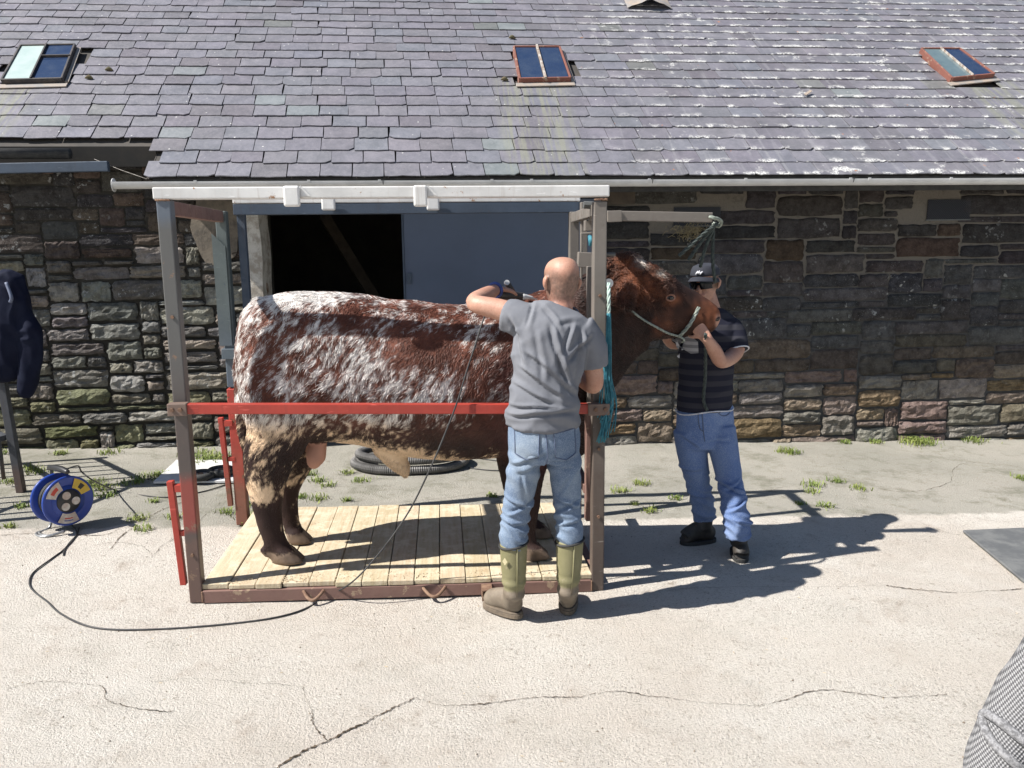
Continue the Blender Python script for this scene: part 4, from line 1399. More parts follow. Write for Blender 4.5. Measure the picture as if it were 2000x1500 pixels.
bvh_bull = BVHTree.FromPolygons([Vector(v) for v in coords(bme)], [tuple(p_.vertices) for p_ in bme.polygons])

# coat of hair as one curves object
def scatter(me, n, seed=1):
    r_ = np.random.default_rng(seed)
    me.calc_loop_triangles()
    T = np.empty(len(me.loop_triangles)*3, np.int32)
    me.loop_triangles.foreach_get('vertices', T)
    T = T.reshape(-1, 3)
    C_ = coords(me)
    N_ = normals(me)
    a, b_, c_ = C_[T[:, 0]], C_[T[:, 1]], C_[T[:, 2]]
    ar = np.linalg.norm(np.cross(b_-a, c_-a), axis=1)
    k = r_.choice(len(T), n, p=ar/ar.sum())
    w1, w2 = r_.random(n), r_.random(n)
    sw = w1+w2 > 1
    w1[sw], w2[sw] = 1-w1[sw], 1-w2[sw]
    P = a[k]*(1-w1-w2)[:, None]+b_[k]*w1[:, None]+c_[k]*w2[:, None]
    N = N_[T[k, 0]]*(1-w1-w2)[:, None]+N_[T[k, 1]]*w1[:, None]+N_[T[k, 2]]*w2[:, None]
    N /= np.linalg.norm(N, axis=1)[:, None]+1e-9
    return P, N
NH_ = 150000
P, N = scatter(bme, NH_, 5)
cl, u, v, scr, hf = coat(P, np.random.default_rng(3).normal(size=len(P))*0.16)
keep = ~(scr | hf | (((u-1294)/9)**2+((v-578)/7)**2 < 1) | ((u > 1384) & (v > 610) & (v < 634)))
P, N, cl, u, v = P[keep], N[keep], cl[keep], u[keep], v[keep]
n_ = len(P)
r_ = np.random.default_rng(9)
ln = np.full(n_, 0.030)
ln[v > 800] = 0.024
ln[v > 930] = 0.014
ln[u > 1075] = 0.026
poll = (u > 1165) & (u < 1300) & (v < 600)
ln[poll] = 0.045
ln[(u > 1262) & (v > 560)] = 0.017
ln[(u > 1325)] = 0.010
ln[(u > 1350) & (v > 640)] = 0.014
ln *= r_.uniform(0.6, 1.25, n_)
D = np.tile(HDIR, (n_, 1))
D[u > 1100] = np.array([0.45, 0, -0.5])
D[v > 900] = np.array([0.1, 0, -1.0])
# swirl of the flow: locks bend one way and another
D = D+0.55*np.stack([vnoise(P*13, 31), vnoise(P*13, 32), vnoise(P*13, 33)], -1)+0.22*r_.normal(size=(n_, 3))
D[poll] += 0.9*np.stack([vnoise(P[poll]*28, 41), vnoise(P[poll]*28, 42), vnoise(P[poll]*28, 43)], -1)
D -= N*np.sum(D*N, 1)[:, None]
D /= np.linalg.norm(D, axis=1)[:, None]+1e-9
li = 0.38+0.25*vnoise(P*16, 51)
li[poll] = 0.7
K = 4
pts = np.empty((n_, K, 3))
for k in range(K):
    f = k/(K-1)
    pts[:, k] = P-N*0.002+D*(ln*f)[:, None]+N*(ln*li*(f-0.62*f*f))[:, None]
cw = D[poll]
sd = np.cross(N[poll], cw)
ph = vnoise(P[poll]*30, 61)*6
for k in range(1, K):
    pts[poll, k] += sd*(0.010*np.sin(ph+k*1.9))[:, None]+N[poll]*(0.006*np.cos(ph+k*1.9))[:, None]
hc = bpy.data.hair_curves.new('coat')
hc.add_curves([K]*n_)
hc.position_data.foreach_set('vector', pts.reshape(-1).astype(np.float32))
rad = np.tile(np.array([0.0013, 0.0012, 0.0009, 0.0003]), (n_, 1))*r_.uniform(0.8, 1.2, (n_, 1))
rad *= np.where(ln < 0.018, 0.8, 1.0)[:, None]
ra = hc.attributes.get('radius') or hc.attributes.new('radius', 'FLOAT', 'POINT')
ra.data.foreach_set('value', rad.reshape(-1).astype(np.float32))
ca = hc.attributes.new('hcol', 'FLOAT_COLOR', 'CURVE')
cl2 = np.clip(cl*r_.uniform(0.72, 1.28, (n_, 1)), 0, 0.9)
ca.data.foreach_set('color', np.concatenate([cl2, np.ones((n_, 1))], 1).astype(np.float32).ravel())
t = NT('bull_hair')
MT['bull_hair'] = t.done(t.attr('hcol'), 0.5, spec=0.4)
hc.materials.append(MT['bull_hair'])
ho = bpy.data.objects.new('coat', hc)
COL.objects.link(ho)
ho.parent = bull
ho.matrix_parent_inverse = Matrix.Translation(-Vector(bull['base']))

# eyes, nostril, halter
def onbull(px_, py_, off=0.0):
    """point of the near flank at this place along the animal"""
    q = bp(px_, py_)
    h_ = bvh_bull.ray_cast(Vector((q.x, 3.0, q.z)), Vector((0, 1, 0)))
    return (h_[0]-Vector((0, off, 0))) if h_[0] else q-Vector((0, 0.1, 0))
MT['eye'] = simple('eye', (0.012, 0.008, 0.007), None, 8, 0.08)
e = onbull(1294, 578, -0.004)
MB().rings(limb([e-Vector((0.014, 0, 0)), e, e+Vector((0.014, 0, -0.004))], [.013, .021, .013], n=14, sub=4)).build('eye', 'eye', bull, smooth=True)
MB().tube([e+Vector((0.024*math.cos(2*math.pi*k/16), -0.014+0.008*abs(math.cos(2*math.pi*k/16)), 0.017*math.sin(2*math.pi*k/16))) for k in range(16)], 0.006, 6, closed=True).build('eyelid', simple('eyelid', (0.30, 0.15, 0.10), (0.18, 0.08, 0.05), 40, 0.7), bull, smooth=True)
e = onbull(1392, 621, 0.001)
MB().rings(limb([e-Vector((0.01, 0, 0.005)), e, e+Vector((0.008, 0, 0.01))], [.007, .012, .006], n=12, sub=3)).build('nostril', 'eye', bull, smooth=True)
halter = thing('rope_halter', 'pale green rope halter round the bull\'s cheek and nose', 'halter', bp(1300, 650))
def on_path(pix, off):
    return [onbull(a, b_, off) for a, b_ in pix]
rope(on_path([(1216, 600), (1240, 618), (1268, 634), (1292, 646), (1318, 654)], 0.018), 0.0065, 'cheek_rope', 'rope_grey', '', '', halter)
rope(on_path([(1352, 597), (1344, 612), (1334, 630), (1324, 645), (1318, 655)], 0.020), 0.0105, 'nose_rope', 'rope_grey', '', '', halter)
rope([onbull(1318, 652, 0.02), onbull(1326, 660, 0.015), bp(1332, 668, 4.50)], 0.0065, 'chin_rope', 'rope_grey', '', '', halter)

# ================================================================ PEOPLE
def head_lofts(c_, up, fd, s=1.0, nose=True):
    up, fd = Vector(up).normalized(), Vector(fd).normalized()
    fd = (fd-up*fd.dot(up)).normalized()
    sd = up.cross(fd)
    c_ = Vector(c_)
    prof = [(-.118, .050, .022, .020), (-.100, .042, .042, .036), (-.075, .026, .062, .052), (-.045, .012, .080, .063), (0, 0, .094, .071), (.04, -.005, .099, .076), (.072, -.008, .091, .072), (.095, -.009, .072, .060), (.108, -.009, .050, .042), (.115, -.009, .026, .022), (.117, -.009, .006, .006)]
    L = [limb([c_+up*(a*s)+fd*(b_*s) for a, b_, _, _ in prof], [(ra*s, rb*s) for _, _, ra, rb in prof], hint=fd, n=28, sub=4, cap=False)]
    if nose:
        L.append(limb([c_+fd*(.088*s)+up*(.012*s), c_+fd*(.104*s)-up*(.015*s), c_+fd*(.112*s)-up*(.034*s), c_+fd*(.094*s)-up*(.042*s)], [.010*s, .012*s, .015*s, .010*s], hint=sd))
        L.append(limb([c_+fd*(.080*s)+up*(.022*s)+sd*.04*s, c_+fd*(.094*s)+up*(.024*s), c_+fd*(.080*s)+up*(.022*s)-sd*.04*s], [.010*s, .012*s, .010*s], hint=up))
        L.append(limb([c_+fd*(.078*s)-up*(.066*s)+sd*.024*s, c_+fd*(.092*s)-up*(.064*s), c_+fd*(.078*s)-up*(.066*s)-sd*.024*s], [.008*s, .011*s, .008*s], hint=up))
    for k in (-1, 1):
        e = c_+sd*(.075*s*k)-fd*.008*s
        L.append(limb([e+up*.026*s+sd*.006*k, e+up*.012*s+sd*.014*k-fd*.006, e-up*.012*s+sd*.012*k, e-up*.032*s+sd*.002*k+fd*.004], [(.010*s, .007*s), (.017*s, .008*s), (.014*s, .008*s), (.008*s, .006*s)], hint=fd))
    return L
def hand_lofts(w, d, nv, side, curl=0.6, s=1.0):
    """w wrist, d towards the fingers, nv the way the palm faces, side=+-1 for the thumb side along d x nv"""
    w, d, nv = Vector(w), Vector(d).normalized(), Vector(nv).normalized()
    nv = (nv-d*nv.dot(d)).normalized()
    sv = d.cross(nv)
    L = [limb([w-d*.03*s, w+d*.03*s, w+d*.085*s], [(.023*s, .030*s), (.017*s, .040*s), (.014*s, .042*s)], hint=nv, n=16, sub=4)]
    for i, (ln_, off) in enumerate(((.072, -.030), (.080, -.010), (.075, .010), (.058, .029))):
        b_ = w+d*(.083 if i < 3 else .075)*s-sv*(off*side*s)
        P_, a = [b_], 0.15
        q = b_
        for fr in (0.45, 0.32, 0.23):
            a += curl
            q = q+(d*math.cos(a)+nv*math.sin(a))*(ln_*fr*s)
            P_.append(q)
        L.append(limb(P_, [.0098*s, .0092*s, .0085*s, .0072*s], hint=nv.cross(d), n=10, sub=3))
    tb = w+d*.025*s+sv*(side*.034*s)
    t1 = tb+(d*.55+sv*side*.6+nv*.35).normalized()*.042*s
    t2 = t1+(d*.75+sv*side*.2+nv*.5).normalized()*.032*s
    L.append(limb([tb-sv*side*.012, t1, t2], [.0135*s, .0115*s, .0085*s], hint=nv, n=10, sub=4))
    return L
def bvh_of(me):
    return BVHTree.FromPolygons([Vector(v) for v in coords(me)], [tuple(p_.vertices) for p_ in me.polygons])
def drape_y(bv, x, z, y0, dirn=1, off=0.004):
    h_ = bv.ray_cast(Vector((x, y0, z)), Vector((0, dirn, 0)))
    return h_[0]-Vector((0, dirn*off, 0)) if h_[0] else None
def folds(me, amp, fr, seed, stretch=(1, 1, 1), ridge=True):
    c_ = coords(me)
    P_ = c_*np.array(stretch)*fr
    wv = np.stack([vnoise(c_*5, seed+7), vnoise(c_*5, seed+8), vnoise(c_*5, seed+9)], -1)*0.5
    n = vnoise(P_+wv, seed)*0.65+vnoise(P_*2.1+wv*2, seed+1)*0.35
    if ridge:
        n = 1-2*np.abs(n)
        n = np.sign(n)*np.abs(n)**1.3
    return amp*n

def crease(c_, segs, Yp, ymax):
    """long drag folds: a ridge beside a hollow along each line, read on the camera-side of the cloth"""
    out = np.zeros(len(c_))
    for (p0, p1, wd, am) in segs:
        a, b_ = at(*p0, Yp), at(*p1, Yp)
        ax_, az_ = b_.x-a.x, b_.z-a.z
        L2 = math.hypot(ax_, az_)
        rx, rz = c_[:, 0]-a.x, c_[:, 2]-a.z
        tt = (rx*ax_+rz*az_)/L2
        dd = (rx*-az_+rz*ax_)/L2+0.012*vnoise(c_*9, 77)
        tp = sstep(-0.03, 0.03, tt)*sstep(L2+0.03, L2-0.05, tt)
        out += am*tp*(np.exp(-((dd-wd)/wd)**2)-1.1*np.exp(-((dd+wd*0.7)/(wd*0.8))**2))
    return out*(c_[:, 1] < ymax)
SHIRT_FOLDS = [((1066, 604), (1096, 650), .009, .008), ((1048, 598), (1034, 640), .009, .010), ((1012, 640), (1024, 715), .012, .012), ((1078, 640), (1098, 725), .013, .014), ((1090, 700), (1112, 752), .010, .013),
               ((1108, 700), (1152, 655), .012, .012), ((1030, 690), (1126, 770), .012, .013), ((1020, 720), (1092, 772), .010, .012), ((1008, 752), (1070, 784), .010, .012), ((1000, 808), (1116, 800), .010, .012), ((1004, 790), (1090, 796), .008, .010),
               ((1118, 640), (1100, 690), .010, .010), ((1000, 625), (1022, 660), .009, .010), ((1140, 650), (1128, 740), .012, .011), ((1050, 650), (1060, 740), .014, .009), ((1096, 634), (1128, 628), .010, .006)]
JEAN_FOLDS = [((1004, 908), (1062, 884), .009, .010), ((1012, 925), (1060, 905), .009, .008), ((1072, 900), (1128, 892), .009, .009), ((1070, 912), (1120, 915), .009, .008), ((990, 980), (1044, 1000), .008, .010), ((1045, 985), (992, 1012), .008, .010), ((988, 1025), (1040, 1030), .008, .010),
              ((1090, 975), (1134, 1000), .008, .011), ((1134, 985), (1094, 1012), .008, .010), ((1092, 1030), (1138, 1024), .008, .010), ((1115, 930), (1100, 975), .009, .008), ((1020, 930), (1030, 980), .010, .007)]
JEAN2_FOLDS = [((1322, 930), (1385, 925), .009, .010), ((1402, 940), (1445, 955), .008, .013), ((1445, 965), (1405, 985), .008, .013), ((1410, 950), (1440, 930), .008, .010), ((1415, 1000), (1462, 1012), .008, .012), ((1460, 1020), (1418, 1030), .008, .011), ((1350, 980), (1398, 985), .008, .010), ((1340, 860), (1372, 880), .010, .008), ((1390, 870), (1430, 860), .010, .008)]

t = NT('skin')
c = t.attr('Col')
n1 = t.noise(14, 5, 0.6)
c = t.mix(t.ramp(n1, 0.3, 0.7), c, t.mix(1.0, c, (0.86, 0.76, 0.72), 'MULTIPLY'))
c = t.mix(t.math('MULTIPLY', t.ramp(t.noise(150, 3, 0.7), 0.52, 0.68), 0.45), c, t.mix(1.0, c, (0.62, 0.52, 0.48), 'MULTIPLY'))
t.bump(t.math('ADD', t.noise(220, 3), t.math('MULTIPLY', t.noise(40, 3), 0.8)), 0.35, 0.003)
MT['skin'] = t.done(c, 0.48, spec=0.35)
def denim(name, c1, c2, c3):
    t = NT(name)
    weave = t.noise(1, 2, 0.5, t.mapping((420, 420, 160), (0, 0.5, 0)))
    c = t.mix(t.ramp(t.noise(5.5, 5, 0.62), 0.36, 0.64), c1, c2)
    c = t.mix(t.math('MULTIPLY', t.ramp(t.noise(3.2, 4, 0.5), 0.5, 0.68), 0.8), c, c3)
    c = t.mix(t.math('MULTIPLY', t.ramp(weave, 0.45, 0.65), 0.22), c, (0.55, 0.60, 0.66))
    t.bump(t.math('ADD', t.math('MULTIPLY', weave, 0.25), t.noise(24, 5, 0.6)), 0.35, 0.006)
    return t.done(c, 0.88, spec=0.15)
MT['denim_pale'] = denim('denim_pale', (0.105, 0.15, 0.23), (0.145, 0.20, 0.285), (0.25, 0.30, 0.36))
MT['denim_blue'] = denim('denim_blue', (0.085, 0.14, 0.30), (0.11, 0.175, 0.35), (0.16, 0.225, 0.38))
MT['stitch'] = simple('stitch', (0.07, 0.09, 0.15), (0.10, 0.13, 0.2), 40, 0.9)
t = NT('grey_jersey')
n1 = t.noise(7, 5, 0.6)
c = t.mix(t.ramp(n1, 0.3, 0.7), (0.150, 0.157, 0.178), (0.180, 0.187, 0.208))
t.bump(t.math('ADD', t.math('MULTIPLY', t.noise(300, 2), 0.2), t.noise(22, 4, 0.55)), 0.3, 0.006)
MT['grey_jersey'] = t.done(c, 0.92, spec=0.1)

# ---------------------------------------------------------------- man clipping, seen from behind
man = thing('person', 'bald person in grey T-shirt and jeans clipping the bull, back turned to the camera', 'person', (0.45, 3.78, gz(0.45)))
def q(px_, py_, Y):
    return at(px_, py_, Y)
hc_ = q(1096, 553, 3.93)
fd1 = Vector((-0.30, 0.92, -0.25))
L = head_lofts(hc_, Vector((0.02, 0.12, 1)), fd1, 1.08)
L.append(limb([hc_-Vector((0.0, 0.02, 0.05)), q(1095, 592, 3.91), q(1091, 622, 3.885)], [.063, .062, .070], hint=(0, -1, 0)))
L.append(limb([q(1062, 812, 3.80), q(1066, 740, 3.82), q(1080, 675, 3.85), q(1088, 640, 3.87)], [(.09, .12), (.09, .12), (.10, .14), (.07, .12)]))
armL = [q(1030, 628, 3.87), q(980, 606, 3.91), q(927, 592, 3.98), q(948, 577, 4.12), q(968, 566, 4.24)]
L.append(limb(armL, [.062, .054, .045, .043, .030]))
wL = armL[-1]
L += hand_lofts(wL+Vector((0.01, 0.02, 0)), Vector((0.55, 0.75, -0.12)), Vector((0.15, -0.1, -1)), -1, 0.42)
armR = [q(1142, 655, 3.86), q(1156, 700, 3.86), q(1161, 752, 3.88), q(1140, 742, 4.0), q(1118, 728, 4.10)]
L.append(limb(armR, [.052, .050, .043, .042, .030]))
L += hand_lofts(armR[-1]+Vector((-0.01, 0.02, 0.01)), Vector((-0.6, 0.75, 0.15)), Vector((0.2, 0.6, -0.7)), 1, 0.3)
L.append(limb([q(1032, 840, 3.80), q(1015, 950, 3.81), q(1004, 1040, 3.80)], [.06, .04, .035]))
L.append(limb([q(1097, 840, 3.80), q(1106, 950, 3.825), q(1112, 1040, 3.81)], [.06, .04, .035]))
me = fuse('body', L, 0.0065, 4)
cc = coords(me)
sk = np.tile(np.array([.46, .27, .20]), (len(cc), 1))
hcv = np.array(hc_)
dv = cc-hcv
ish = (np.linalg.norm(dv, axis=1) < 0.16)
crown = dv[:, 2]+0.012*vnoise(cc*22, 8)
stub = ish*sstep(0.085, 0.025, crown)*sstep(-0.105, -0.08, dv[:, 2])*(np.abs(dv@np.array(Vector((0.95, 0.31, 0)))) < 0.086)
stub = stub*(0.75+0.25*vnoise(cc*120, 3))
sk = sk*(1-0.86*stub[:, None])+np.array([.055, .045, .04])*(0.86*stub[:, None])
red = np.exp(-((dv[:, 2]+0.11)/0.035)**2)*ish
sk = sk*(1-0.25*red[:, None])+np.array([.55, .20, .14])*(0.25*red[:, None])
setcol(me, np.concatenate([sk, np.ones((len(sk), 1))], 1))
link('body', me, 'skin', man, smooth=True, fixn=False)

SC = 1/395.0
def torso(st):
    """stations: centre px, row px, half width px, half depth m, Y"""
    return limb([q(a, b_, Y) for a, b_, w, dp, Y in st], [(dp, w*SC) for a, b_, w, dp, Y in st], hint=(0, -1, 0), n=36, sub=5, cap=False)
sh = [torso([(1060, 832, 71, .128, 3.80), (1062, 800, 68, .128, 3.80), (1065, 745, 65, .128, 3.82), (1073, 695, 72, .135, 3.84), (1081, 655, 80, .135, 3.86), (1086, 632, 80, .118, 3.875), (1089, 616, 66, .098, 3.885), (1092, 605, 44, .078, 3.895)]),
      limb([q(1050, 642, 3.86), q(1018, 625, 3.88), q(988, 616, 3.91)], [.095, .086, .080], cap=False),
      limb([q(1128, 646, 3.86), q(1150, 672, 3.86), q(1160, 716, 3.865)], [.095, .080, .070], cap=False)]
me = fuse('t_shirt', sh, 0.008, 5)
cc = coords(me)
zt = cc[:, 2]
amp = 0.5+0.5*sstep(1.30, 1.05, zt)
d = folds(me, 0.013, 6.0, 3, (1.0, 1.0, 1.3))*(0.35+0.65*amp)
# drag lines from the raised left shoulder across the back, and slack at the waist
dg = (cc[:, 0]*0.75+(zt-1.3)*0.9)
d += 0.011*np.cos(dg*38+2.5*vnoise(cc*3, 5))*sstep(1.15, 1.30, zt)*sstep(1.62, 1.45, zt)*(0.5+0.5*vnoise(cc*4, 2))
d += 0.010*np.cos(zt*70+cc[:, 0]*14+3*vnoise(cc*4, 6))*sstep(1.22, 1.08, zt)*(0.6+0.4*vnoise(cc*6, 8))
d += crease(cc, SHIRT_FOLDS, 3.74, 3.90)
displace(me, d)
shirt = link('t_shirt', me, 'grey_jersey', man, smooth=True, fixn=False)
# sunken neck of the shirt: collar ring
cr = []
for k in range(24):
    a = 2*math.pi*k/24
    c0 = q(1094, 607, 3.895)
    cr.append(c0+Vector((0.086*math.cos(a), 0.078*math.sin(a), 0.022*math.sin(a)-0.006*math.cos(a))))
MB().tube(cr, 0.008, 8, closed=True).build('collar', 'grey_jersey', man, smooth=True)
jn = [limb([q(1062, 806, 3.80), q(1062, 835, 3.80), q(1063, 868, 3.80), q(1064, 898, 3.80)], [(.112, .165), (.122, .174), (.128, .178), (.10, .16)], n=32, cap=False),
      limb([q(1032, 858, 3.80), q(1023, 915, 3.80), q(1014, 968, 3.815), q(1006, 1012, 3.81), q(1003, 1045, 3.80), q(1003, 1068, 3.80)], [(.100, .090), (.088, .082), (.075, .073), (.070, .070), (.071, .071), (.062, .062)], cap=False),
      limb([q(1096, 858, 3.80), q(1103, 915, 3.81), q(1107, 968, 3.83), q(1109, 1012, 3.82), q(1112, 1045, 3.81), q(1113, 1062, 3.81)], [(.100, .088), (.088, .080), (.075, .070), (.070, .066), (.071, .070), (.062, .062)], cap=False)]
me = fuse('jeans', jn, 0.008, 5)
cc = coords(me)
zt = cc[:, 2]
low = sstep(0.68, 0.50, zt)
d = folds(me, 0.006, 6.5, 13, (1, 1, 1.2))*(0.5+0.4*low)
d += 0.010*low*(1-2*np.abs(np.sin(zt*52+cc[:, 0]*22+3.4*vnoise(cc*8, 4))))*(0.45+0.55*vnoise(cc*9, 6))
sx_ = np.where(cc[:, 0] < 0.48, 1.0, -1.0)
d += 0.006*np.cos((zt+sx_*cc[:, 0]*0.8)*60+2*vnoise(cc*4, 3))*sstep(0.92, 0.86, zt)*sstep(0.70, 0.8, zt)
d += crease(cc, JEAN_FOLDS, 3.72, 3.84)
displace(me, d)
jeans = link('jeans', me, 'denim_pale', man, smooth=True, fixn=False)
bj = bvh_of(me)
def pocket(corners):
    """patch pocket laid on the seat, with its stitched edge"""
    c_ = [q(a, b_, 3.70) for a, b_ in corners]
    nx_, nz_ = 9, 9
    vs, ok = [], True
    for j in range(nz_):
        for i in range(nx_):
            u_, v_ = i/(nx_-1), j/(nz_-1)
            p_ = c_[0].lerp(c_[1], u_).lerp(c_[3].lerp(c_[2], u_), v_)
            if v_ > 0.8:
                p_.z -= 0.02*(1-abs(2*u_-1))*(v_-0.8)/0.2
            h_ = drape_y(bj, p_.x, p_.z, 3.3)
            vs.append(h_ if h_ else Vector((p_.x, 3.68, p_.z)))
    MB().add(vs, [(j*nx_+i, j*nx_+i+1, (j+1)*nx_+i+1, (j+1)*nx_+i) for j in range(nz_-1) for i in range(nx_-1)]).build('back_pocket', 'denim_pale', jeans, smooth=True)
    rim = [vs[i] for i in range(nx_)]+[vs[j*nx_+nx_-1] for j in range(1, nz_)]+[vs[(nz_-1)*nx_+i] for i in range(nx_-2, -1, -1)]+[vs[j*nx_] for j in range(nz_-2, 0, -1)]
    MB().tube([p_-Vector((0, 0.001, 0)) for p_ in rim], 0.0026, 5, closed=True).build('stitch_line', 'stitch', jeans)
pocket([(1006, 840), (1052, 845), (1050, 893), (1007, 888)])
pocket([(1080, 845), (1124, 838), (1126, 886), (1084, 892)])
def seam(pix, m='stitch', r_=0.0028):
    pts = [drape_y(bj, q(a, b_, 3.70).x, q(a, b_, 3.70).z, 3.3, 1, 0.002) for a, b_ in pix]
    pts = [p_ for p_ in pts if p_]
    if len(pts) > 2:
        MB().tube(catmull(pts, 5), r_, 5).build('stitch_line', m, jeans)
seam([(1030, 826), (1046, 827), (1064, 828), (1085, 826), (1108, 820)])
seam([(1064, 828), (1065, 850), (1067, 872), (1068, 895), (1066, 908)])

# boots
t = NT('wellington')
X = t.sep()
n1 = t.noise(8, 5, 0.6)
zz_ = t.math('ADD', X[2], t.math('MULTIPLY', t.math('SUBTRACT', n1, 0.5), 0.02))
mud = t.mix(t.ramp(t.noise(14, 6, 0.7), 0.35, 0.65), (0.15, 0.122, 0.092), (0.21, 0.175, 0.135))
olv = t.mix(t.ramp(n1, 0.3, 0.7), (0.175, 0.165, 0.085), (0.215, 0.20, 0.11))
c = t.mix(t.ramp(zz_, 0.165, 0.185), mud, olv)
c = t.mix(t.math('MULTIPLY', t.ramp(t.noise(30, 4, 0.7), 0.6, 0.7), 0.5), c, (0.30, 0.25, 0.18))
t.bump(n1, 0.3, 0.006)
MT['wellington'] = t.done(c, 0.6, spec=0.35)
MT['boot_sole'] = simple('boot_sole', (0.16, 0.125, 0.09), (0.10, 0.08, 0.06), 20, 0.85, 0.5, 60)
def welly(top, ank, heel, toe, lab):
    top, ank, heel, toe = Vector(top), Vector(ank), Vector(heel), Vector(toe)
    g = gz(heel.x)
    d_ = (toe-heel)
    d_.z = 0
    d_.normalize()
    L = [limb([top, top.lerp(ank, 0.5), ank], [.070, .064, .052], n=24, cap=False),
         limb([heel+Vector((0, 0, .075)), heel+d_*.06+Vector((0, 0, .08)), heel+d_*.15+Vector((0, 0, .06)), toe+Vector((0, 0, .048))], [(.055, .042), (.06, .045), (.05, .05), (.036, .045)], hint=(0, 0, 1)),
         limb([ank+Vector((0, 0, 0.03)), heel+d_*.02+Vector((0, 0, .07))], [.055, .048])]
    me = fuse('wellington_boot', L, 0.007, 5)
    cc = coords(me)
    displace(me, 0.004*np.cos(cc[:, 2]*90+2*vnoise(cc*8, 2))*sstep(0.26, 0.20, cc[:, 2])*sstep(0.10, 0.16, cc[:, 2]))
    bo = link('wellington_boot', me, 'wellington', man, smooth=True, fixn=False, label=lab)
    prof = []
    sdv = Vector((-d_.y, d_.x, 0))
    for k in range(28):
        a = 2*math.pi*k/28
        ln_ = (toe-heel).length/2+0.045
        prof.append(heel.lerp(toe, 0.5)+d_*(ln_*math.copysign(abs(math.cos(a))**0.75, math.cos(a)))+sdv*((.052+.006*math.cos(a))*math.copysign(abs(math.sin(a))**0.8, math.sin(a))))
    for (z0, z1, k) in ((0.002, 0.026, 1.0), (0.027, 0.036, 0.95)):
        MB().rings([[Vector((*(p_.xy*1), g+z0)) for p_ in prof], [Vector((*(heel.lerp(toe, .5).xy+(p_.xy-heel.lerp(toe, .5).xy)*k), g+z1)) for p_ in prof]]).build('boot_sole', 'boot_sole', bo, bevel=0.003)
    rim = [top+Vector((0.072*math.cos(2*math.pi*k/24), 0.072*math.sin(2*math.pi*k/24), -0.004+0.012*math.cos(2*math.pi*k/24))) for k in range(24)]
    MB().tube(rim, 0.006, 8, closed=True).build('boot_rim', 'rubber', bo, smooth=True)
    MB().tube([top+Vector((0.012, -0.071, 0)), top.lerp(ank, .5)+Vector((0.012, -0.064, 0)), ank+Vector((0.01, -0.053, 0.02))], 0.004, 6).build('back_seam', 'wellington', bo, smooth=True)
    return bo
h1 = atg(1006, 1204)
h2 = atg(1109, 1196)
wb = welly(q(1003, 1060, 3.80), q(1004, 1165, 3.80), h1, h1+Vector((-0.115, 0.115, 0)), 'muddy green boot turned out to the left')
ey_ = q(986, 1097, 3.735)
MB().add([ey_+Vector((0, 0, .02)), ey_+Vector((.012, -.006, 0)), ey_+Vector((0, 0, -.02)), ey_+Vector((-.012, .006, 0))], [(0, 1, 2, 3)]).build('boot_badge', simple('badge_pale', (0.5, 0.45, 0.28)), wb)
welly(q(1113, 1054, 3.81), q(1109, 1160, 3.81), h2, h2+Vector((0.03, 0.165, 0)), 'muddy green boot pointing at the crate')
# watch strap
bd = (Vector(armL[-1])-Vector(armL[-2])).normalized()
u_ = bd.orthogonal().normalized()
v_ = bd.cross(u_)
wc = Vector(armL[-1])-bd*.005
MB().tube([wc+(u_*math.cos(2*math.pi*k/20)+v_*math.sin(2*math.pi*k/20))*.036 for k in range(20)], 0.009, 8, closed=True).build('wrist_strap', simple('strap_blue', (0.03, 0.07, 0.30), (0.02, 0.03, 0.10), 20, 0.5), man, smooth=True)

# clippers in the raised hand
cp = wL+Vector((0.075, 0.085, -0.035))
clp = thing('clippers', 'black electric livestock clippers held on the bull\'s back', 'clippers', cp)
MT['clip_black'] = simple('clip_black', (0.02, 0.02, 0.022), (0.03, 0.03, 0.03), 9, 0.4)
ca_ = Vector((0.75, 0.60, -0.12)).normalized()
MB().rings(limb([cp-ca_*.13, cp-ca_*.04, cp+ca_*.06, cp+ca_*.11], [.026, .028, .024, .022], n=16)).build('handle', 'clip_black', clp, smooth=True)
MB().rings(limb([cp+ca_*.10, cp+ca_*.16], [(.020, .028), (.010, .034)], hint=(0, 0, 1), n=16)).build('clipper_head', 'gutter_grey', clp, smooth=True)
MB().bar(cp+ca_*.16-Vector((0, 0, .004)), cp+ca_*.19-Vector((0, 0, .008)), 0.07, 0.006).build('blade', 'gutter_grey', clp)
kb = q(990, 552, 4.30)
MB().disc(kb, (0.1, -1, 0.25), 0.014, 0.012, 20).build('tension_knob', 'gutter_grey', clp)
MB().tube([kb+Vector((0, 0.008, 0)), cp+ca_*.03+Vector((0, 0, .02))], 0.017, 12).build('head_neck', 'clip_black', clp, smooth=True)

# ---------------------------------------------------------------- man holding the head
man2 = thing('person', 'person in dark cap, sunglasses and navy striped shirt holding the bull\'s muzzle by the wall', 'person', (1.63, 4.75, gz(1.63)))
hc2 = q(1377, 553, 4.82)
fd2 = Vector((-0.62, -0.78, -0.06)).normalized()
up2 = Vector((-0.05, -0.03, 1)).normalized()
L = head_lofts(hc2, up2, fd2, 1.0)
L.append(limb([hc2-Vector((-0.01, -0.015, 0.06)), q(1388, 604, 4.83), q(1388, 630, 4.83)], [.058, .060, .085]))
L.append(limb([q(1378, 790, 4.80), q(1380, 700, 4.80), q(1386, 632, 4.82)], [(.08, .12), (.09, .13), (.07, .13)]))
a2 = [q(1422, 632, 4.82), q(1438, 682, 4.74), q(1411, 706, 4.58), q(1395, 684, 4.50), q(1381, 662, 4.44)]
L.append(limb(a2, [.060, .052, .042, .042, .030]))
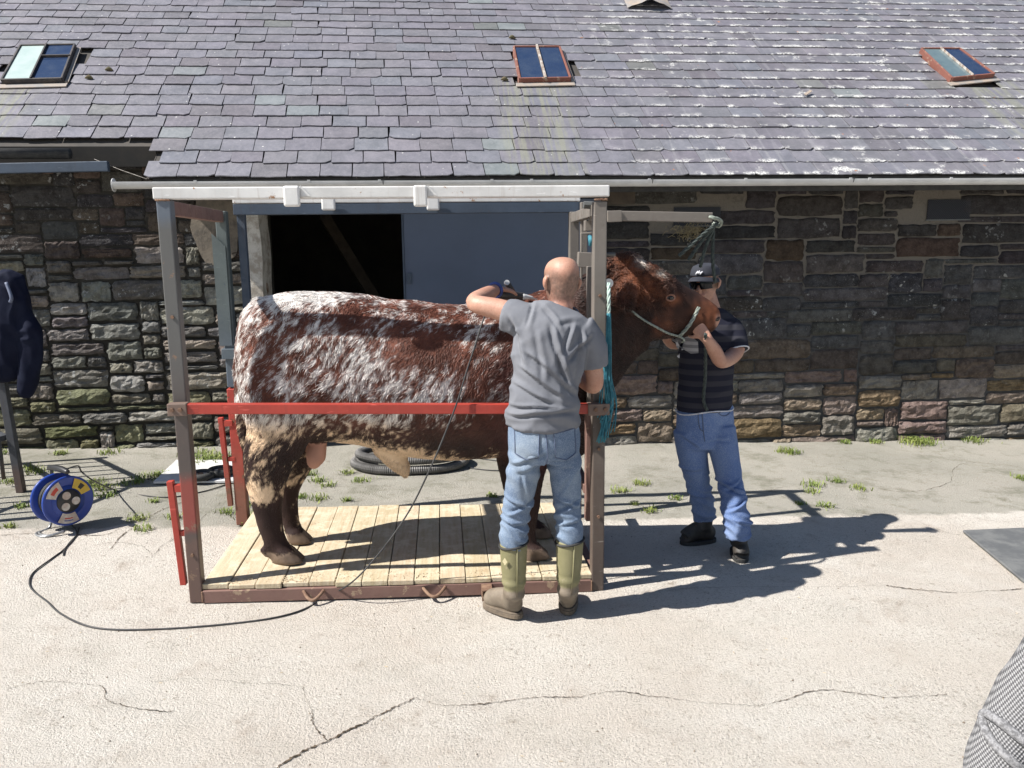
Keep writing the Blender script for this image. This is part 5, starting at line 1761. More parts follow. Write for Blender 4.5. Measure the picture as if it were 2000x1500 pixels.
L += hand_lofts(a2[-1]+Vector((-0.005, 0.01, 0.01)), Vector((-0.55, 0.30, 0.75)), Vector((0.10, 0.95, 0.2)), 1, 0.40)
a3 = [q(1348, 640, 4.84), q(1318, 668, 4.90), q(1305, 650, 4.86), q(1330, 636, 4.76), q(1345, 628, 4.70)]
L.append(limb(a3, [.060, .050, .043, .040, .030]))
L += hand_lofts(a3[-1], Vector((0.7, -0.3, 0.2)), Vector((0, -1, 0)), 1, 0.4)
L.append(limb([q(1346, 838, 4.80), q(1362, 935, 4.80), q(1375, 1006, 4.83)], [.06, .04, .035]))
L.append(limb([q(1404, 838, 4.77), q(1425, 940, 4.63), q(1440, 1040, 4.50)], [.06, .04, .035]))
me = fuse('body', L, 0.0065, 4)
cc = coords(me)
sk = np.tile(np.array([.44, .255, .19]), (len(cc), 1))
dv = cc-np.array(hc2)
fdv, sdv = np.array(fd2), np.array(up2.cross(fd2))
f_, s_, z_ = dv@fdv, dv@sdv, dv[:, 2]
hm = (np.linalg.norm(dv, axis=1) < 0.15)*sstep(-0.05, -0.02, z_)*sstep(0.06, 0.03, f_)*(np.abs(s_) < 0.082)
sk = sk*(1-0.8*hm[:, None])+np.array([.11, .075, .05])*(0.8*hm[:, None])
lip = np.exp(-((f_-0.09)/0.02)**2-((z_+0.066)/0.008)**2-(s_/0.025)**2)
sk = sk*(1-0.5*lip[:, None])+np.array([.40, .13, .11])*(0.5*lip[:, None])
setcol(me, np.concatenate([sk, np.ones((len(sk), 1))], 1))
link('body', me, 'skin', man2, smooth=True, fixn=False)
SC = 1/322.0
sh = [limb([q(a, b_, Y) for a, b_, w, dp, Y in ST2], [(dp, w*SC) for a, b_, w, dp, Y in ST2], n=36, sub=5, cap=False) for ST2 in
      [[(1376, 800, 57, .122, 4.80), (1377, 770, 55, .120, 4.80), (1379, 725, 54, .118, 4.80), (1382, 685, 58, .125, 4.80), (1385, 655, 62, .128, 4.81), (1387, 630, 60, .105, 4.82), (1388, 613, 38, .082, 4.825), (1388, 603, 26, .072, 4.83)]]]
sh.append(limb([q(1410, 636, 4.82), q(1430, 652, 4.79), q(1439, 684, 4.735)], [.085, .080, .074], cap=False))
sh.append(limb([q(1362, 642, 4.82), q(1338, 655, 4.86), q(1322, 668, 4.885)], [.085, .075, .068], cap=False))
me = fuse('striped_shirt', sh, 0.008, 5)
cc = coords(me)
displace(me, folds(me, 0.007, 5, 23, (1, 1, 1.6)))
t = NT('navy_stripe')
z = t.sep()[2]
w = t.math('SINE', t.math('MULTIPLY', t.math('ADD', z, t.math('MULTIPLY', t.noise(4, 2), 0.012)), 92))
c = t.mix(t.ramp(w, -0.2, 0.3), (0.017, 0.018, 0.030), (0.036, 0.036, 0.046))
t.bump(t.noise(120, 3), 0.2, 0.003)
MT['navy_stripe'] = t.done(c, 0.9, spec=0.15)
s2 = link('striped_shirt', me, 'navy_stripe', man2, smooth=True, fixn=False)
bs = bvh_of(me)
MT['white_trim'] = simple('white_trim', (0.62, 0.63, 0.66), (0.5, 0.5, 0.54), 30, 0.9)
hem = []
for k in range(40):
    a = 2*math.pi*k/40
    c0 = q(1376, 799, 4.80)
    hem.append(c0+Vector((0.181*math.cos(a), 0.125*math.sin(a), 0.012*math.cos(a*1.0)+0.008*math.sin(3*a))))
MB().tube(hem, 0.0045, 6, closed=True).build('hem_trim', 'white_trim', s2, smooth=True)
e0, e1 = q(1430, 652, 4.79), q(1439, 684, 4.735)
dx_ = (e1-e0).normalized()
u_ = dx_.orthogonal().normalized()
v_ = dx_.cross(u_)
MB().tube([e1+dx_*.004+(u_*math.cos(2*math.pi*k/24)+v_*math.sin(2*math.pi*k/24))*.073 for k in range(24)], 0.0045, 6, closed=True).build('cuff_trim', 'white_trim', s2, smooth=True)
# pale print on the chest: torn-edged bars
t = NT('chest_print')
c = t.mix(t.ramp(t.math('SINE', t.math('MULTIPLY', t.sep()[2], 160)), -0.1, 0.1), (0.42, 0.42, 0.44), (0.22, 0.22, 0.24))
MT['chest_print'] = t.done(c, 0.9)
for poly in ([(1343, 662), (1352, 656), (1364, 668), (1365, 690), (1352, 692), (1340, 684)], [(1332, 664), (1340, 660), (1338, 682), (1331, 684)], [(1320, 668), (1328, 664), (1326, 682), (1321, 678)], [(1322, 696), (1328, 690), (1327, 700)]):
    P0 = [q(a, b_, 4.68) for a, b_ in poly]
    ring_ = []
    for i in range(len(P0)):
        for k in range(4):
            ring_.append(P0[i].lerp(P0[(i+1) % len(P0)], k/4))
    ctr = sum(P0, Vector())/len(P0)
    rows, m_ = [], len(ring_)
    for f_ in (0.02, 0.35, 0.7, 1.0):
        for p_ in ring_:
            w_ = ctr.lerp(p_, f_)
            rows.append(drape_y(bs, w_.x, w_.z, 4.3, 1, 0.004) or w_)
    MB().add(rows, [(j*m_+i, j*m_+(i+1) % m_, (j+1)*m_+(i+1) % m_, (j+1)*m_+i) for j in range(3) for i in range(m_)]).build('chest_print', 'chest_print', s2, smooth=True)
jn = [limb([q(1377, 790, 4.80), q(1377, 820, 4.80), q(1378, 850, 4.79), q(1379, 875, 4.78)], [(.112, .172), (.118, .180), (.118, .182), (.10, .16)], n=32, cap=False),
      limb([q(1346, 838, 4.80), q(1353, 890, 4.80), q(1362, 935, 4.80), q(1371, 980, 4.82), q(1377, 1014, 4.83)], [(.100, .100), (.088, .092), (.080, .078), (.072, .072), (.070, .072)], cap=False),
      limb([q(1405, 838, 4.77), q(1416, 890, 4.71), q(1425, 940, 4.63), q(1434, 985, 4.55), q(1439, 1018, 4.51), q(1440, 1052, 4.49)], [(.100, .098), (.092, .088), (.082, .078), (.078, .078), (.080, .080), (.074, .074)], cap=False)]
me = fuse('jeans', jn, 0.008, 5)
cc = coords(me)
zt = cc[:, 2]
low = sstep(0.50, 0.32, zt)
d = folds(me, 0.006, 6, 33, (1, 1, 1.2))*(0.6+0.4*low)
d += 0.011*low*(1-2*np.abs(np.sin(zt*46+cc[:, 0]*22+3.4*vnoise(cc*8, 4))))*(0.45+0.55*vnoise(cc*9, 6))
d += crease(cc, JEAN2_FOLDS, 4.62, 4.9)
displace(me, d)
j2 = link('jeans', me, 'denim_blue', man2, smooth=True, fixn=False)
bj = bvh_of(me)
def seam2(pix):
    pts = [drape_y(bj, q(a, b_, 4.68).x, q(a, b_, 4.68).z, 4.2, 1, 0.002) for a, b_ in pix]
    pts = [p_ for p_ in pts if p_]
    if len(pts) > 2:
        MB().tube(catmull(pts, 5), 0.003, 5).build('stitch_line', 'stitch', j2)
seam2([(1366, 800), (1365, 820), (1368, 838), (1373, 842)])
seam2([(1372, 802), (1373, 822), (1374, 845), (1376, 862)])
seam2([(1402, 800), (1405, 808), (1413, 813), (1424, 812), (1432, 806)])
seam2([(1316, 803), (1326, 808), (1336, 803)])
MT['black_boot'] = simple('black_boot', (0.018, 0.016, 0.015), (0.045, 0.038, 0.032), 14, 0.55, 0.4, 50)
MT['boot_toe'] = simple('boot_toe', (0.055, 0.05, 0.045), (0.10, 0.09, 0.08), 20, 0.5, 0.3, 60)
def work_boot(ank, heel, toe, lab):
    ank, heel, toe = Vector(ank), Vector(heel), Vector(toe)
    g = gz(heel.x)
    d_ = (toe-heel)
    d_.z = 0
    d_.normalize()
    me = fuse('work_boot', [limb([ank+Vector((0, 0, .02)), heel+d_*.05+Vector((0, 0, .09))], [.060, .054], n=20, cap=False),
              limb([heel+Vector((0, 0, .06)), heel+d_*.08+Vector((0, 0, .085)), heel+d_*.17+Vector((0, 0, .058)), toe+Vector((0, 0, .045))], [(.052, .040), (.065, .045), (.048, .050), (.034, .046)], hint=(0, 0, 1))], 0.007, 5)
    bo = link('work_boot', me, 'black_boot', man2, smooth=True, fixn=False, label=lab)
    sdv = Vector((-d_.y, d_.x, 0))
    mid = heel.lerp(toe, 0.5)
    prof = []
    for k in range(26):
        a = 2*math.pi*k/26
        prof.append(mid+d_*(((toe-heel).length/2+0.045)*math.copysign(abs(math.cos(a))**0.75, math.cos(a)))+sdv*(.053*math.copysign(abs(math.sin(a))**0.8, math.sin(a))))
    MB().rings([[Vector((p_.x, p_.y, g+z_)) for p_ in prof] for z_ in (0.002, 0.028)]).build('boot_sole', 'rubber', bo, bevel=0.003)
    for k in range(4):
        c_ = heel+d_*(.085+.03*k)+Vector((0, 0, .150-.020*k))
        MB().tube([c_-sdv*.028, c_+Vector((0, 0, .008)), c_+sdv*.028], 0.0035, 6).build('lace', 'rust', bo, smooth=True)
    return bo
hA = atg(1385, 1058)
work_boot(q(1376, 1010, 4.83), hA, hA+Vector((-0.16, -0.035, 0)), 'black work boot pointing left in the shade')
hB = atg(1440, 1078)
work_boot(q(1440, 1045, 4.50), hB, hB+Vector((-0.035, -0.15, 0)), 'black work boot pointing at the camera')
# cap
capL = []
prof = [(.044, -.006, .110, .088), (.065, -.007, .108, .087), (.090, -.008, .097, .080), (.108, -.010, .078, .064), (.118, -.010, .05, .042), (.123, -.010, .012, .011)]
capL.append(limb([hc2+up2*a+fd2*b_ for a, b_, _, _ in prof], [(ra, rb) for _, _, ra, rb in prof], hint=fd2, n=28, sub=4, cap=False))
me = fuse('cap', capL, 0.006, 3)
MT['cap_navy'] = simple('cap_navy', (0.014, 0.016, 0.026), (0.024, 0.027, 0.038), 9, 0.85, 0.3, 120)
cap = link('cap', me, 'cap_navy', man2, smooth=True, fixn=False)
sd2 = up2.cross(fd2)
vs = []
for j in range(5):
    for i in range(13):
        a = (i/12-0.5)*math.pi*0.95
        rr = 1+0.72*(j/4)*math.cos(a)**0.7 if math.cos(a) > 0 else 1
        vs.append(hc2+fd2*(0.106*math.cos(a)*rr-0.004)+sd2*(0.088*math.sin(a)*(1+0.08*j/4))+up2*(0.050-0.018*(j/4)-0.020*(math.sin(a)**2)))
nv_ = len(vs)
vs += [v-up2*0.005 for v in vs]
fs = [(j*13+i, j*13+i+1, (j+1)*13+i+1, (j+1)*13+i) for j in range(4) for i in range(12)]
fs += [(nv_+a, nv_+d_, nv_+c_, nv_+b_) for a, b_, c_, d_ in fs]+[(52+i, 52+i+1, nv_+52+i+1, nv_+52+i) for i in range(12)]
MB().add(vs, fs).build('cap_brim', 'cap_navy', cap, smooth=True)
for (z0, s0_, z1, s1_) in ((.062, -.018, .082, -.006), (.066, .0, .084, .004), (.063, .010, .080, .022), (.073, -.012, .075, .018)):
    MB().tube([hc2+up2*z0+fd2*.109+sd2*s0_, hc2+up2*(z0+z1)/2+fd2*.110+sd2*(s0_+s1_)/2, hc2+up2*z1+fd2*.100+sd2*s1_], 0.004, 6).build('cap_emblem', 'white_trim', cap, smooth=True)
# wraparound sunglasses
vs = []
for i in range(25):
    a = (i/24-0.5)*2*R(56)
    p_ = hc2+fd2*(0.107*math.cos(a)+0.008)+sd2*(0.087*math.sin(a))
    hh = 0.025*(1-0.25*abs(math.sin(a))) if abs(a) > R(9) else 0.008
    cz_ = -0.004 if abs(a) > R(9) else 0.006
    vs += [p_+up2*(cz_+hh), p_+fd2*.004+up2*cz_, p_+up2*(cz_-hh)]
MT['lens'] = simple('lens', (0.006, 0.007, 0.010), None, 8, 0.12, spec=0.25)
sg = MB().add(vs, [(i*3+k, i*3+k+1, i*3+k+4, i*3+k+3) for i in range(24) for k in (0, 1)]).build('sunglasses', 'lens', man2, smooth=True)
for k in (-1, 1):
    MB().tube([hc2+fd2*(0.107*math.cos(R(56))+0.008)+sd2*(.073*k)+up2*.004, hc2+fd2*(-.012)+sd2*(.084*k)+up2*.008], 0.004, 6).build('glasses_arm', 'clip_black', sg)
# lead rope hanging from the halter
rope([q(1378, 652, 4.40), q(1378, 690, 4.50), q(1377, 740, 4.62), q(1374, 780, 4.65), q(1381, 802, 4.655)], 0.0105, 'lead_rope', 'rope_green', 'dark green lead rope hanging from the muzzle down the striped shirt', 'rope')

# ---------------------------------------------------------------- bystander in tweed, cut by the frame
RH = Vector((RT0.x, RT0.y, 0))
FH = Vector((FWD.x, FWD.y, 0)).normalized()
def nb(r_, f_, z):
    return RH*r_+FH*f_+Vector((0, 0, z))
by = thing('person', 'person in black and white tweed coat cut off at the lower right corner', 'person', nb(1.25, 1.40, gz(1.2)))
t = NT('tweed')
vx = t.new('ShaderNodeVectorMath', operation='DOT_PRODUCT')
t.link(t.tc(), vx.inputs[0])
vx.inputs[1].default_value = (RH.x*0.8-FH.x*0.6, RH.y*0.8-FH.y*0.6, 0.25)
zc_ = t.sep()[2]
wob = t.math('MULTIPLY', t.noise(25, 2), 0.006)
s1 = t.math('SINE', t.math('MULTIPLY', t.math('ADD', vx.outputs['Value'], wob), 900))
s2_ = t.math('SINE', t.math('MULTIPLY', t.math('ADD', zc_, wob), 800))
p_ = t.math('MULTIPLY', s1, s2_)
c = t.mix(t.ramp(p_, -0.12, 0.2), (0.10, 0.10, 0.105), (0.33, 0.33, 0.335))
c = t.mix(t.math('MULTIPLY', t.ramp(t.noise(120, 3, 0.7), 0.5, 0.7), 0.4), c, (0.22, 0.22, 0.23))
t.bump(p_, 0.6, 0.003)
MT['tweed'] = t.done(c, 0.95, spec=0.1)
L = [limb([nb(1.25, 1.42, .62), nb(1.25, 1.42, .85), nb(1.25, 1.42, 1.02), nb(1.25, 1.41, 1.2), nb(1.25, 1.40, 1.33), nb(1.25, 1.40, 1.42), nb(1.25, 1.40, 1.50)], [(.20, .29), (.19, .27), (.16, .225), (.15, .195), (.14, .195), (.10, .17), (.07, .075)], hint=FH, n=32, cap=False),
     limb([nb(1.15, 1.41, 1.30), nb(1.055, 1.40, 1.14), nb(.93, 1.38, .91), nb(.93, 1.31, .80), nb(1.04, 1.22, .74)], [.072, .066, .060, .060, .056], hint=FH),
     limb([nb(1.405, 1.39, 1.37), nb(1.475, 1.40, 1.22), nb(1.52, 1.42, 1.04), nb(1.50, 1.34, .94), nb(1.43, 1.27, .88)], [.072, .066, .060, .060, .056], hint=FH)]
me = fuse('tweed_coat', L, 0.010, 6)
displace(me, folds(me, 0.006, 5, 43))
coat_o = link('tweed_coat', me, 'tweed', by, smooth=True, fixn=False)
bt = bvh_of(me)
def on_coat(px_, py_, off=0.003):
    d_ = ray(px_, py_).normalized()
    h_ = bt.ray_cast(EYE, d_)
    return h_[0]+h_[1]*off if h_[0] else None
MT['tweed_band'] = simple('tweed_band', (0.30, 0.30, 0.31), (0.12, 0.12, 0.125), 160, 0.95, 0.5, 300)
for pix in ([(2040, 1478), (2000, 1448), (1960, 1415), (1930, 1395), (1921, 1400)], [(1921, 1402), (1926, 1425), (1945, 1455), (1975, 1485), (2005, 1512)]):
    pts = [on_coat(*a) for a in pix]
    pts = [a for a in pts if a]
    if len(pts) > 2:
        MB().tube(catmull(pts, 5), 0.009, 8).build('pocket_welt', 'tweed_band', coat_o, smooth=True)
L = head_lofts(nb(1.28, 1.42, 1.66), (0, 0, 1), FH, 0.95)+[limb([nb(1.28, 1.41, 1.62), nb(1.18, 1.40, 1.44)], [.055, .065])]
L += [limb([nb(1.25, 1.40, 1.36), nb(1.25, 1.42, .85)], [(.09, .12), (.10, .14)], hint=FH)]
for k in (-1, 1):
    L.append(limb([nb(1.25+k*.10, 1.42, .85), nb(1.25+k*.11, 1.42, .5), nb(1.25+k*.12, 1.44, .10)], [.085, .062, .045]))
me = fuse('body', L, 0.009, 4)
setcol(me, [(.48, .26, .19, 1)]*len(me.vertices))
link('body', me, 'skin', by, smooth=True, fixn=False)
me = fuse('hair', [limb([nb(1.28, 1.40, 1.63), nb(1.28, 1.405, 1.70), nb(1.28, 1.41, 1.755)], [(.095, .085), (.10, .086), (.07, .06)], hint=FH)], 0.008, 4)
displace(me, 0.006*fbm(coords(me)*40, 2, 3))
link('hair', me, simple('hair_brown', (0.06, 0.04, 0.028), (0.10, 0.07, 0.045), 60, 0.6, 0.6, 160), by, smooth=True, fixn=False)
me = fuse('trousers', [limb([nb(1.25+k*.10, 1.42, .80), nb(1.25+k*.11, 1.42, .5), nb(1.25+k*.12, 1.44, .06)], [.105, .085, .07], cap=False) for k in (-1, 1)], 0.009, 4)
link('trousers', me, simple('trouser_dark', (0.03, 0.03, 0.035), (0.05, 0.05, 0.055), 9, 0.9), by, smooth=True, fixn=False)
for k in (-1, 1):
    hl = nb(1.25+k*.12, 1.40, gz(1.1)+.05)
    me = fuse('shoe', [limb([hl, hl+FH*.10+Vector((0, 0, .012)), hl+FH*.22-Vector((0, 0, .005))], [(.045, .04), (.048, .046), (.036, .04)], hint=(0, 0, 1))], 0.008, 3)
    link('shoe', me, 'black_boot', by, smooth=True, fixn=False)

# ================================================================ THINGS ON THE GROUND
# cable reel
rg = atg(128, 1032)
reel = thing('cable_reel', 'blue extension cable reel with yellow and white labels on a wire stand', 'cable reel', (rg.x, rg.y, gr(rg.x, rg.y)))
MT['reel_blue'] = simple('reel_blue', (0.014, 0.045, 0.26), (0.02, 0.055, 0.29), 6, 0.35)
MT['lab_yellow'] = simple('lab_yellow', (0.62, 0.42, 0.05), (0.5, 0.36, 0.06), 30, 0.5)
MT['lab_white'] = simple('lab_white', (0.60, 0.57, 0.52), (0.45, 0.36, 0.30), 24, 0.5)
MT['lab_red'] = simple('lab_red', (0.5, 0.06, 0.04), None, 8, 0.45)
MT['chrome'] = simple('chrome', (0.42, 0.43, 0.44), (0.3, 0.3, 0.3), 10, 0.35, metal=0.7)
ra_ = Vector((math.sin(R(50)), -math.cos(R(50)), 0.03)).normalized()
RR = 0.165
rc = Vector((rg.x, rg.y, gr(rg.x, rg.y)+RR+0.045))
ru = Vector((0, 0, 1))
ru = (ru-ra_*ru.dot(ra_)).normalized()
rv = ra_.cross(ru)
def lathe(c_, ax, prof, n=36):
    u_ = ru
    v_ = ax.cross(u_)
    return [[c_+ax*h+(u_*math.cos(2*math.pi*k/n)+v_*math.sin(2*math.pi*k/n))*r_ for k in range(n)] for h, r_ in prof]
MB().rings(lathe(rc, ra_, [(.068, .10), (.068, RR-.012), (.072, RR), (.084, RR), (.088, RR-.01), (.082, RR-.02), (.082, .10)])).build('front_flange', 'reel_blue', reel, smooth=True)
MB().rings(lathe(rc, ra_, [(-.068, .05), (-.068, RR-.012), (-.072, RR), (-.084, RR), (-.088, RR-.01), (-.088, .05)])).build('rear_flange', 'reel_blue', reel, smooth=True)
b = MB()
hx = []
for k in range(14*28):
    a = 2*math.pi*k/28
    h_ = -.062+.124*k/(14*28)
    hx.append(rc+ra_*h_+(ru*math.cos(a)+rv*math.sin(a))*(.118+.006*math.sin(a*0.37)))
b.tube(hx, .0052, 6)
b.rings(lathe(rc, ra_, [(-.067, .112), (.067, .112)]))
b.build('wound_cable', 'cable', reel, smooth=True)
def sector(a0, a1, r0, r1, m, name, h=.0895):
    vs = []
    n = 8
    for i in range(n+1):
        a = R(a0+(a1-a0)*i/n)
        for r_ in (r0, r1):
            vs.append(rc+ra_*h+(ru*math.cos(a)-rv*math.sin(a)*-1)*r_)
    MB().add(vs, [(i*2, i*2+1, i*2+3, i*2+2) for i in range(n)]).build(name, m, reel)
MB().rings(lathe(rc, ra_, [(.080, .003), (.086, .105), (.080, .106)])).build('face_plate', 'reel_blue', reel, smooth=True)
sector(20, 70, .085, .150, 'lab_white', 'label')
sector(-75, -20, .085, .150, 'lab_yellow', 'label')
sector(145, 200, .085, .150, 'lab_white', 'label')
sector(32, 58, .105, .130, 'lab_red', 'label_mark', .0905)
sector(-55, -40, .10, .135, 'clip_black', 'label_mark', .0905)
sector(160, 185, .112, .120, 'lab_red', 'label_mark', .0905)
sector(160, 185, .128, .134, 'reel_blue', 'label_mark', .0905)
MB().rings(lathe(rc, ra_, [(.088, .003), (.092, .075), (.086, .078)])).build('socket_plate', 'clip_black', reel, smooth=True)
for a in (20, 140, 260):
    c_ = rc+ra_*.094+(ru*math.cos(R(a))+rv*math.sin(R(a)))*.042
    MB().disc(c_, ra_, .026, .008, 20).build('socket_cover', 'lab_white', reel)
MB().disc(rc-ra_*.09-rv*.10, ra_, .014, .01, 14).build('crank_hub', 'lab_white', reel)
st_ = []
for (h_, z, s) in ((-.10, .36, -.02), (-.10, .18, -.03), (-.10, .02, -.05), (-.06, .008, -.16), (.06, .008, -.16), (.10, .02, -.05)):
    st_.append(Vector((rg.x, rg.y, gr(rg.x, rg.y)))+ra_*h_+rv*(-s)+Vector((0, 0, z)))
MB().tube(catmull(st_, 6), .009, 8).build('wire_stand', 'chrome', reel, smooth=True)
st_ = [Vector((rg.x, rg.y, gr(rg.x, rg.y)))+ra_*h_+rv*s+Vector((0, 0, z)) for (h_, z, s) in ((.10, .02, .05), (.06, .008, .14), (-.06, .008, .14), (-.10, .02, .05), (-.10, .2, .02))]
MB().tube(catmull(st_, 6), .009, 8).build('wire_stand', 'chrome', reel, smooth=True)
ht = rc+ru*(RR+.035)
hd_ = MB().rings(limb([ht-ra_*.12, ht-ra_*.05+ru*.008, ht+ra_*.05+ru*.008, ht+ra_*.11], [.018, .021, .021, .018], n=12)).build('carry_handle', 'clip_black', reel, smooth=True)
MB().bar(ht-ra_*.11-rv*.022-ru*.006, ht+ra_*.0-rv*.022-ru*.006, .012, .02).build('red_grip', 'lab_red', hd_, bevel=0.003)
MB().bar(ht-ra_*.10, rc-ra_*.10, .014, .02).build('handle_strut', 'clip_black', reel)

# clipper cable over the yard and second lead
def ground_line(pix, lift):
    return [gpt(a, b_, lift) for a, b_ in pix]
hang = [cp-ca_*.13, at(958, 600, 4.22), at(945, 622, 4.12), at(930, 668, 4.09), at(910, 730, 4.06), at(893, 785, 4.045), at(868, 850, 4.03), at(838, 920, 4.03), at(798, 1000, 4.04), at(745, 1075, 4.05), at(690, 1135, 4.04)]
gl = ground_line([(640, 1166), (590, 1192), (530, 1208), (440, 1220), (330, 1228), (230, 1231), (170, 1225), (120, 1203), (92, 1178), (68, 1160), (58, 1145), (66, 1122), (100, 1096), (124, 1076), (138, 1058), (150, 1044), (155, 1030)], 0.006)
cb = MB().tube(catmull(hang+gl, 7), 0.0048, 6).build('clipper_cable', 'cable', smooth=True)
tag(cb, 'thin black cable from the clippers looping over the concrete to the blue reel', 'cable')
c2_ = MB().tube(catmull(ground_line([(124, 1088), (128, 1072), (140, 1058), (150, 1040), (140, 1025)], 0.006), 6), 0.0045, 6).build('cable_tail', 'cable', smooth=True)
tag(c2_, 'short loose end of black cable below the blue reel', 'cable')
g0 = gpt(133, 938, 0.36)
sp = [ht+ra_*.05, Vector(ht)+Vector((.10, .05, .01)), at(160, 922, 5.45), at(185, 940, 5.5)]+ground_line([(230, 960), (290, 970), (340, 972), (400, 960), (440, 948), (480, 935), (540, 925), (600, 918)], 0.006)
c3_ = MB().tube(catmull(sp, 7), 0.005, 6).build('supply_cable', 'cable', smooth=True)
tag(c3_, 'black supply cable running from the blue reel back behind the crate', 'cable')

# coil of corrugated hose
hr_ = 0.038
path = []
cA = atg(798, 908)
for k in range(220):
    a = 2*math.pi*k/88+2.6
    rx = 0.49-0.07*(k/220)+0.03*math.sin(a*1.7)
    ry = 0.33-0.05*(k/220)
    x, y = cA.x+rx*math.cos(a)+0.05*(k/220), cA.y+ry*math.sin(a)-0.03*(k/220)
    path.append(Vector((x, y, gr(x, y)+hr_+0.004+(0.078 if k > 130 else 0.0)*min(1, (k-130)/25 if k > 130 else 0))))
pp = []
for i in range(len(path)-1):
    for k in range(4):
        pp.append(path[i].lerp(path[i+1], k/4))
rr = [hr_*(1.0 if i % 2 else 0.86) for i in range(len(pp))]
MT['hose_grey'] = simple('hose_grey', (0.085, 0.083, 0.08), (0.13, 0.125, 0.12), 12, 0.6)
hs = MB().tube(pp, rr, 12).build('corrugated_hose', 'hose_grey', smooth=False)
tag(hs, 'coiled grey corrugated hose lying on the concrete behind the bull', 'hose')
for pix, lab in (([(905, 893), (940, 897), (985, 903), (1010, 905)], 'thin black cable lying past the right end of the hose coil, upper one'), ([(915, 915), (950, 919), (985, 920), (1030, 918)], 'thin black cable lying past the right end of the hose coil, lower one')):
    o = MB().tube(catmull(ground_line(pix, 0.006), 5), 0.005, 6).build('loose_cable', 'cable', smooth=True)
    tag(o, lab, 'cable')

# two small tyres on a white board
wbp = [atg(300, 948), atg(345, 905), atg(470, 905), atg(470, 945)]
bd_ = MB().add([Vector((p_.x, p_.y, gr(p_.x, p_.y)+z_)) for z_ in (0.012, 0.028) for p_ in wbp], [(3, 2, 1, 0), (4, 5, 6, 7)]+[(i, (i+1) % 4, 4+(i+1) % 4, 4+i) for i in range(4)]).build('white_board', simple('board_white', (0.62, 0.62, 0.62), (0.5, 0.5, 0.48), 8, 0.7))
tag(bd_, 'flat white board lying on the ground under the small black tyres', 'board')
for k, (a, b_, lab) in enumerate(((393, 942, 'small black rubber tyre on the white board, nearer one'), (432, 934, 'small black rubber tyre on the white board, farther one by the red bar'))):
    c_ = gpt(a, b_, 0.0)
    ty = thing('small_tyre', lab, 'tyre', (c_.x, c_.y, c_.z), 'small tyres on the white board')
    rings = []
    for i in range(32):
        an = 2*math.pi*i/32
        rings.append([Vector((c_.x+(0.085+0.026*math.cos(2*math.pi*j/10))*math.cos(an), c_.y+(0.085+0.026*math.cos(2*math.pi*j/10))*math.sin(an), c_.z+0.058+0.028*math.sin(2*math.pi*j/10))) for j in range(10)])
    MB().rings(rings, caps=False, closed=True).build('tyre', 'rubber', ty, smooth=True)
    MB().tube([(c_.x, c_.y, c_.z+.035), (c_.x, c_.y, c_.z+.062)], 0.066, 20).build('rim', 'lab_white', ty, bevel=0.004)
    MB().tube([(c_.x, c_.y, c_.z+.063), (c_.x, c_.y, c_.z+.075)], 0.022, 14).build('hub', 'rust', ty, bevel=0.003)

# rubber mat on the right
cm = [atg(1880, 1040), atg(2005, 1146)]
dm = (cm[1]-cm[0])
b = MB()
P4 = [cm[0], cm[0]+dm*1.15, cm[0]+dm*1.15+Vector((1.5, 0.02, 0)), cm[0]+Vector((1.5, 0.05, 0))]
b.add([Vector((p_.x, p_.y, gr(p_.x, p_.y)+z_)) for z_ in (0.006, 0.024) for p_ in P4], [(3, 2, 1, 0), (4, 5, 6, 7)]+[(i, (i+1) % 4, 4+(i+1) % 4, 4+i) for i in range(4)])
t = NT('mat_rubber')
n = t.noise(6, 6, 0.7)
c = t.mix(t.ramp(n, 0.4, 0.65), (0.105, 0.11, 0.115), (0.16, 0.165, 0.165))
t.bump(t.voro(60), 0.3, 0.003)
MT['mat_rubber'] = t.done(c, 0.6)
tag(b.build('rubber_mat', 'mat_rubber', bevel=0.005), 'dark grey rubber mat lying on the concrete at the right edge', 'mat')

# ---------------------------------------------------------------- gate and jacket on the left
gp = atg(42, 962)
gate = thing('yard_gate', 'dark steel yard gate with upright bars at the left edge by the wall', 'gate', (gp.x, gp.y, gr(gp.x, gp.y)))
gt = at(0, 690, gp.y)
topg = Vector((gt.x-0.02, gp.y, 1.18))
MB().bar((gp.x, gp.y, gr(gp.x, gp.y)), topg, 0.055, 0.055).build('gate_post', 'gate_steel', gate, bevel=0.004)
for (GD, n_bars) in ((Vector((-0.66, 0.75, 0)), 6), (Vector((-0.36, -0.93, 0)), 5)):
    G0 = Vector((topg.x-0.02, gp.y, 0.0))
    for z in (0.50, 1.12):
        MB().bar(G0+Vector((0, 0, z)), G0+GD*(n_bars*0.17)+Vector((0, 0, z)), 0.035, 0.04).build('gate_rail', 'gate_steel', gate, bevel=0.003)
    for k in range(1, n_bars):
        p_ = G0+GD*(k*0.17)
        MB().tube([Vector((p_.x, p_.y, 0.14)), Vector((p_.x, p_.y, 1.14))], 0.015, 8).build('gate_bar', 'gate_steel', gate, smooth=True)
    p_ = G0+GD*(n_bars*0.17)
    MB().box(p_.x-.028, p_.x+.028, p_.y-.028, p_.y+.028, gr(p_.x, p_.y), 1.2).build('gate_post', 'gate_steel', gate, bevel=0.004)
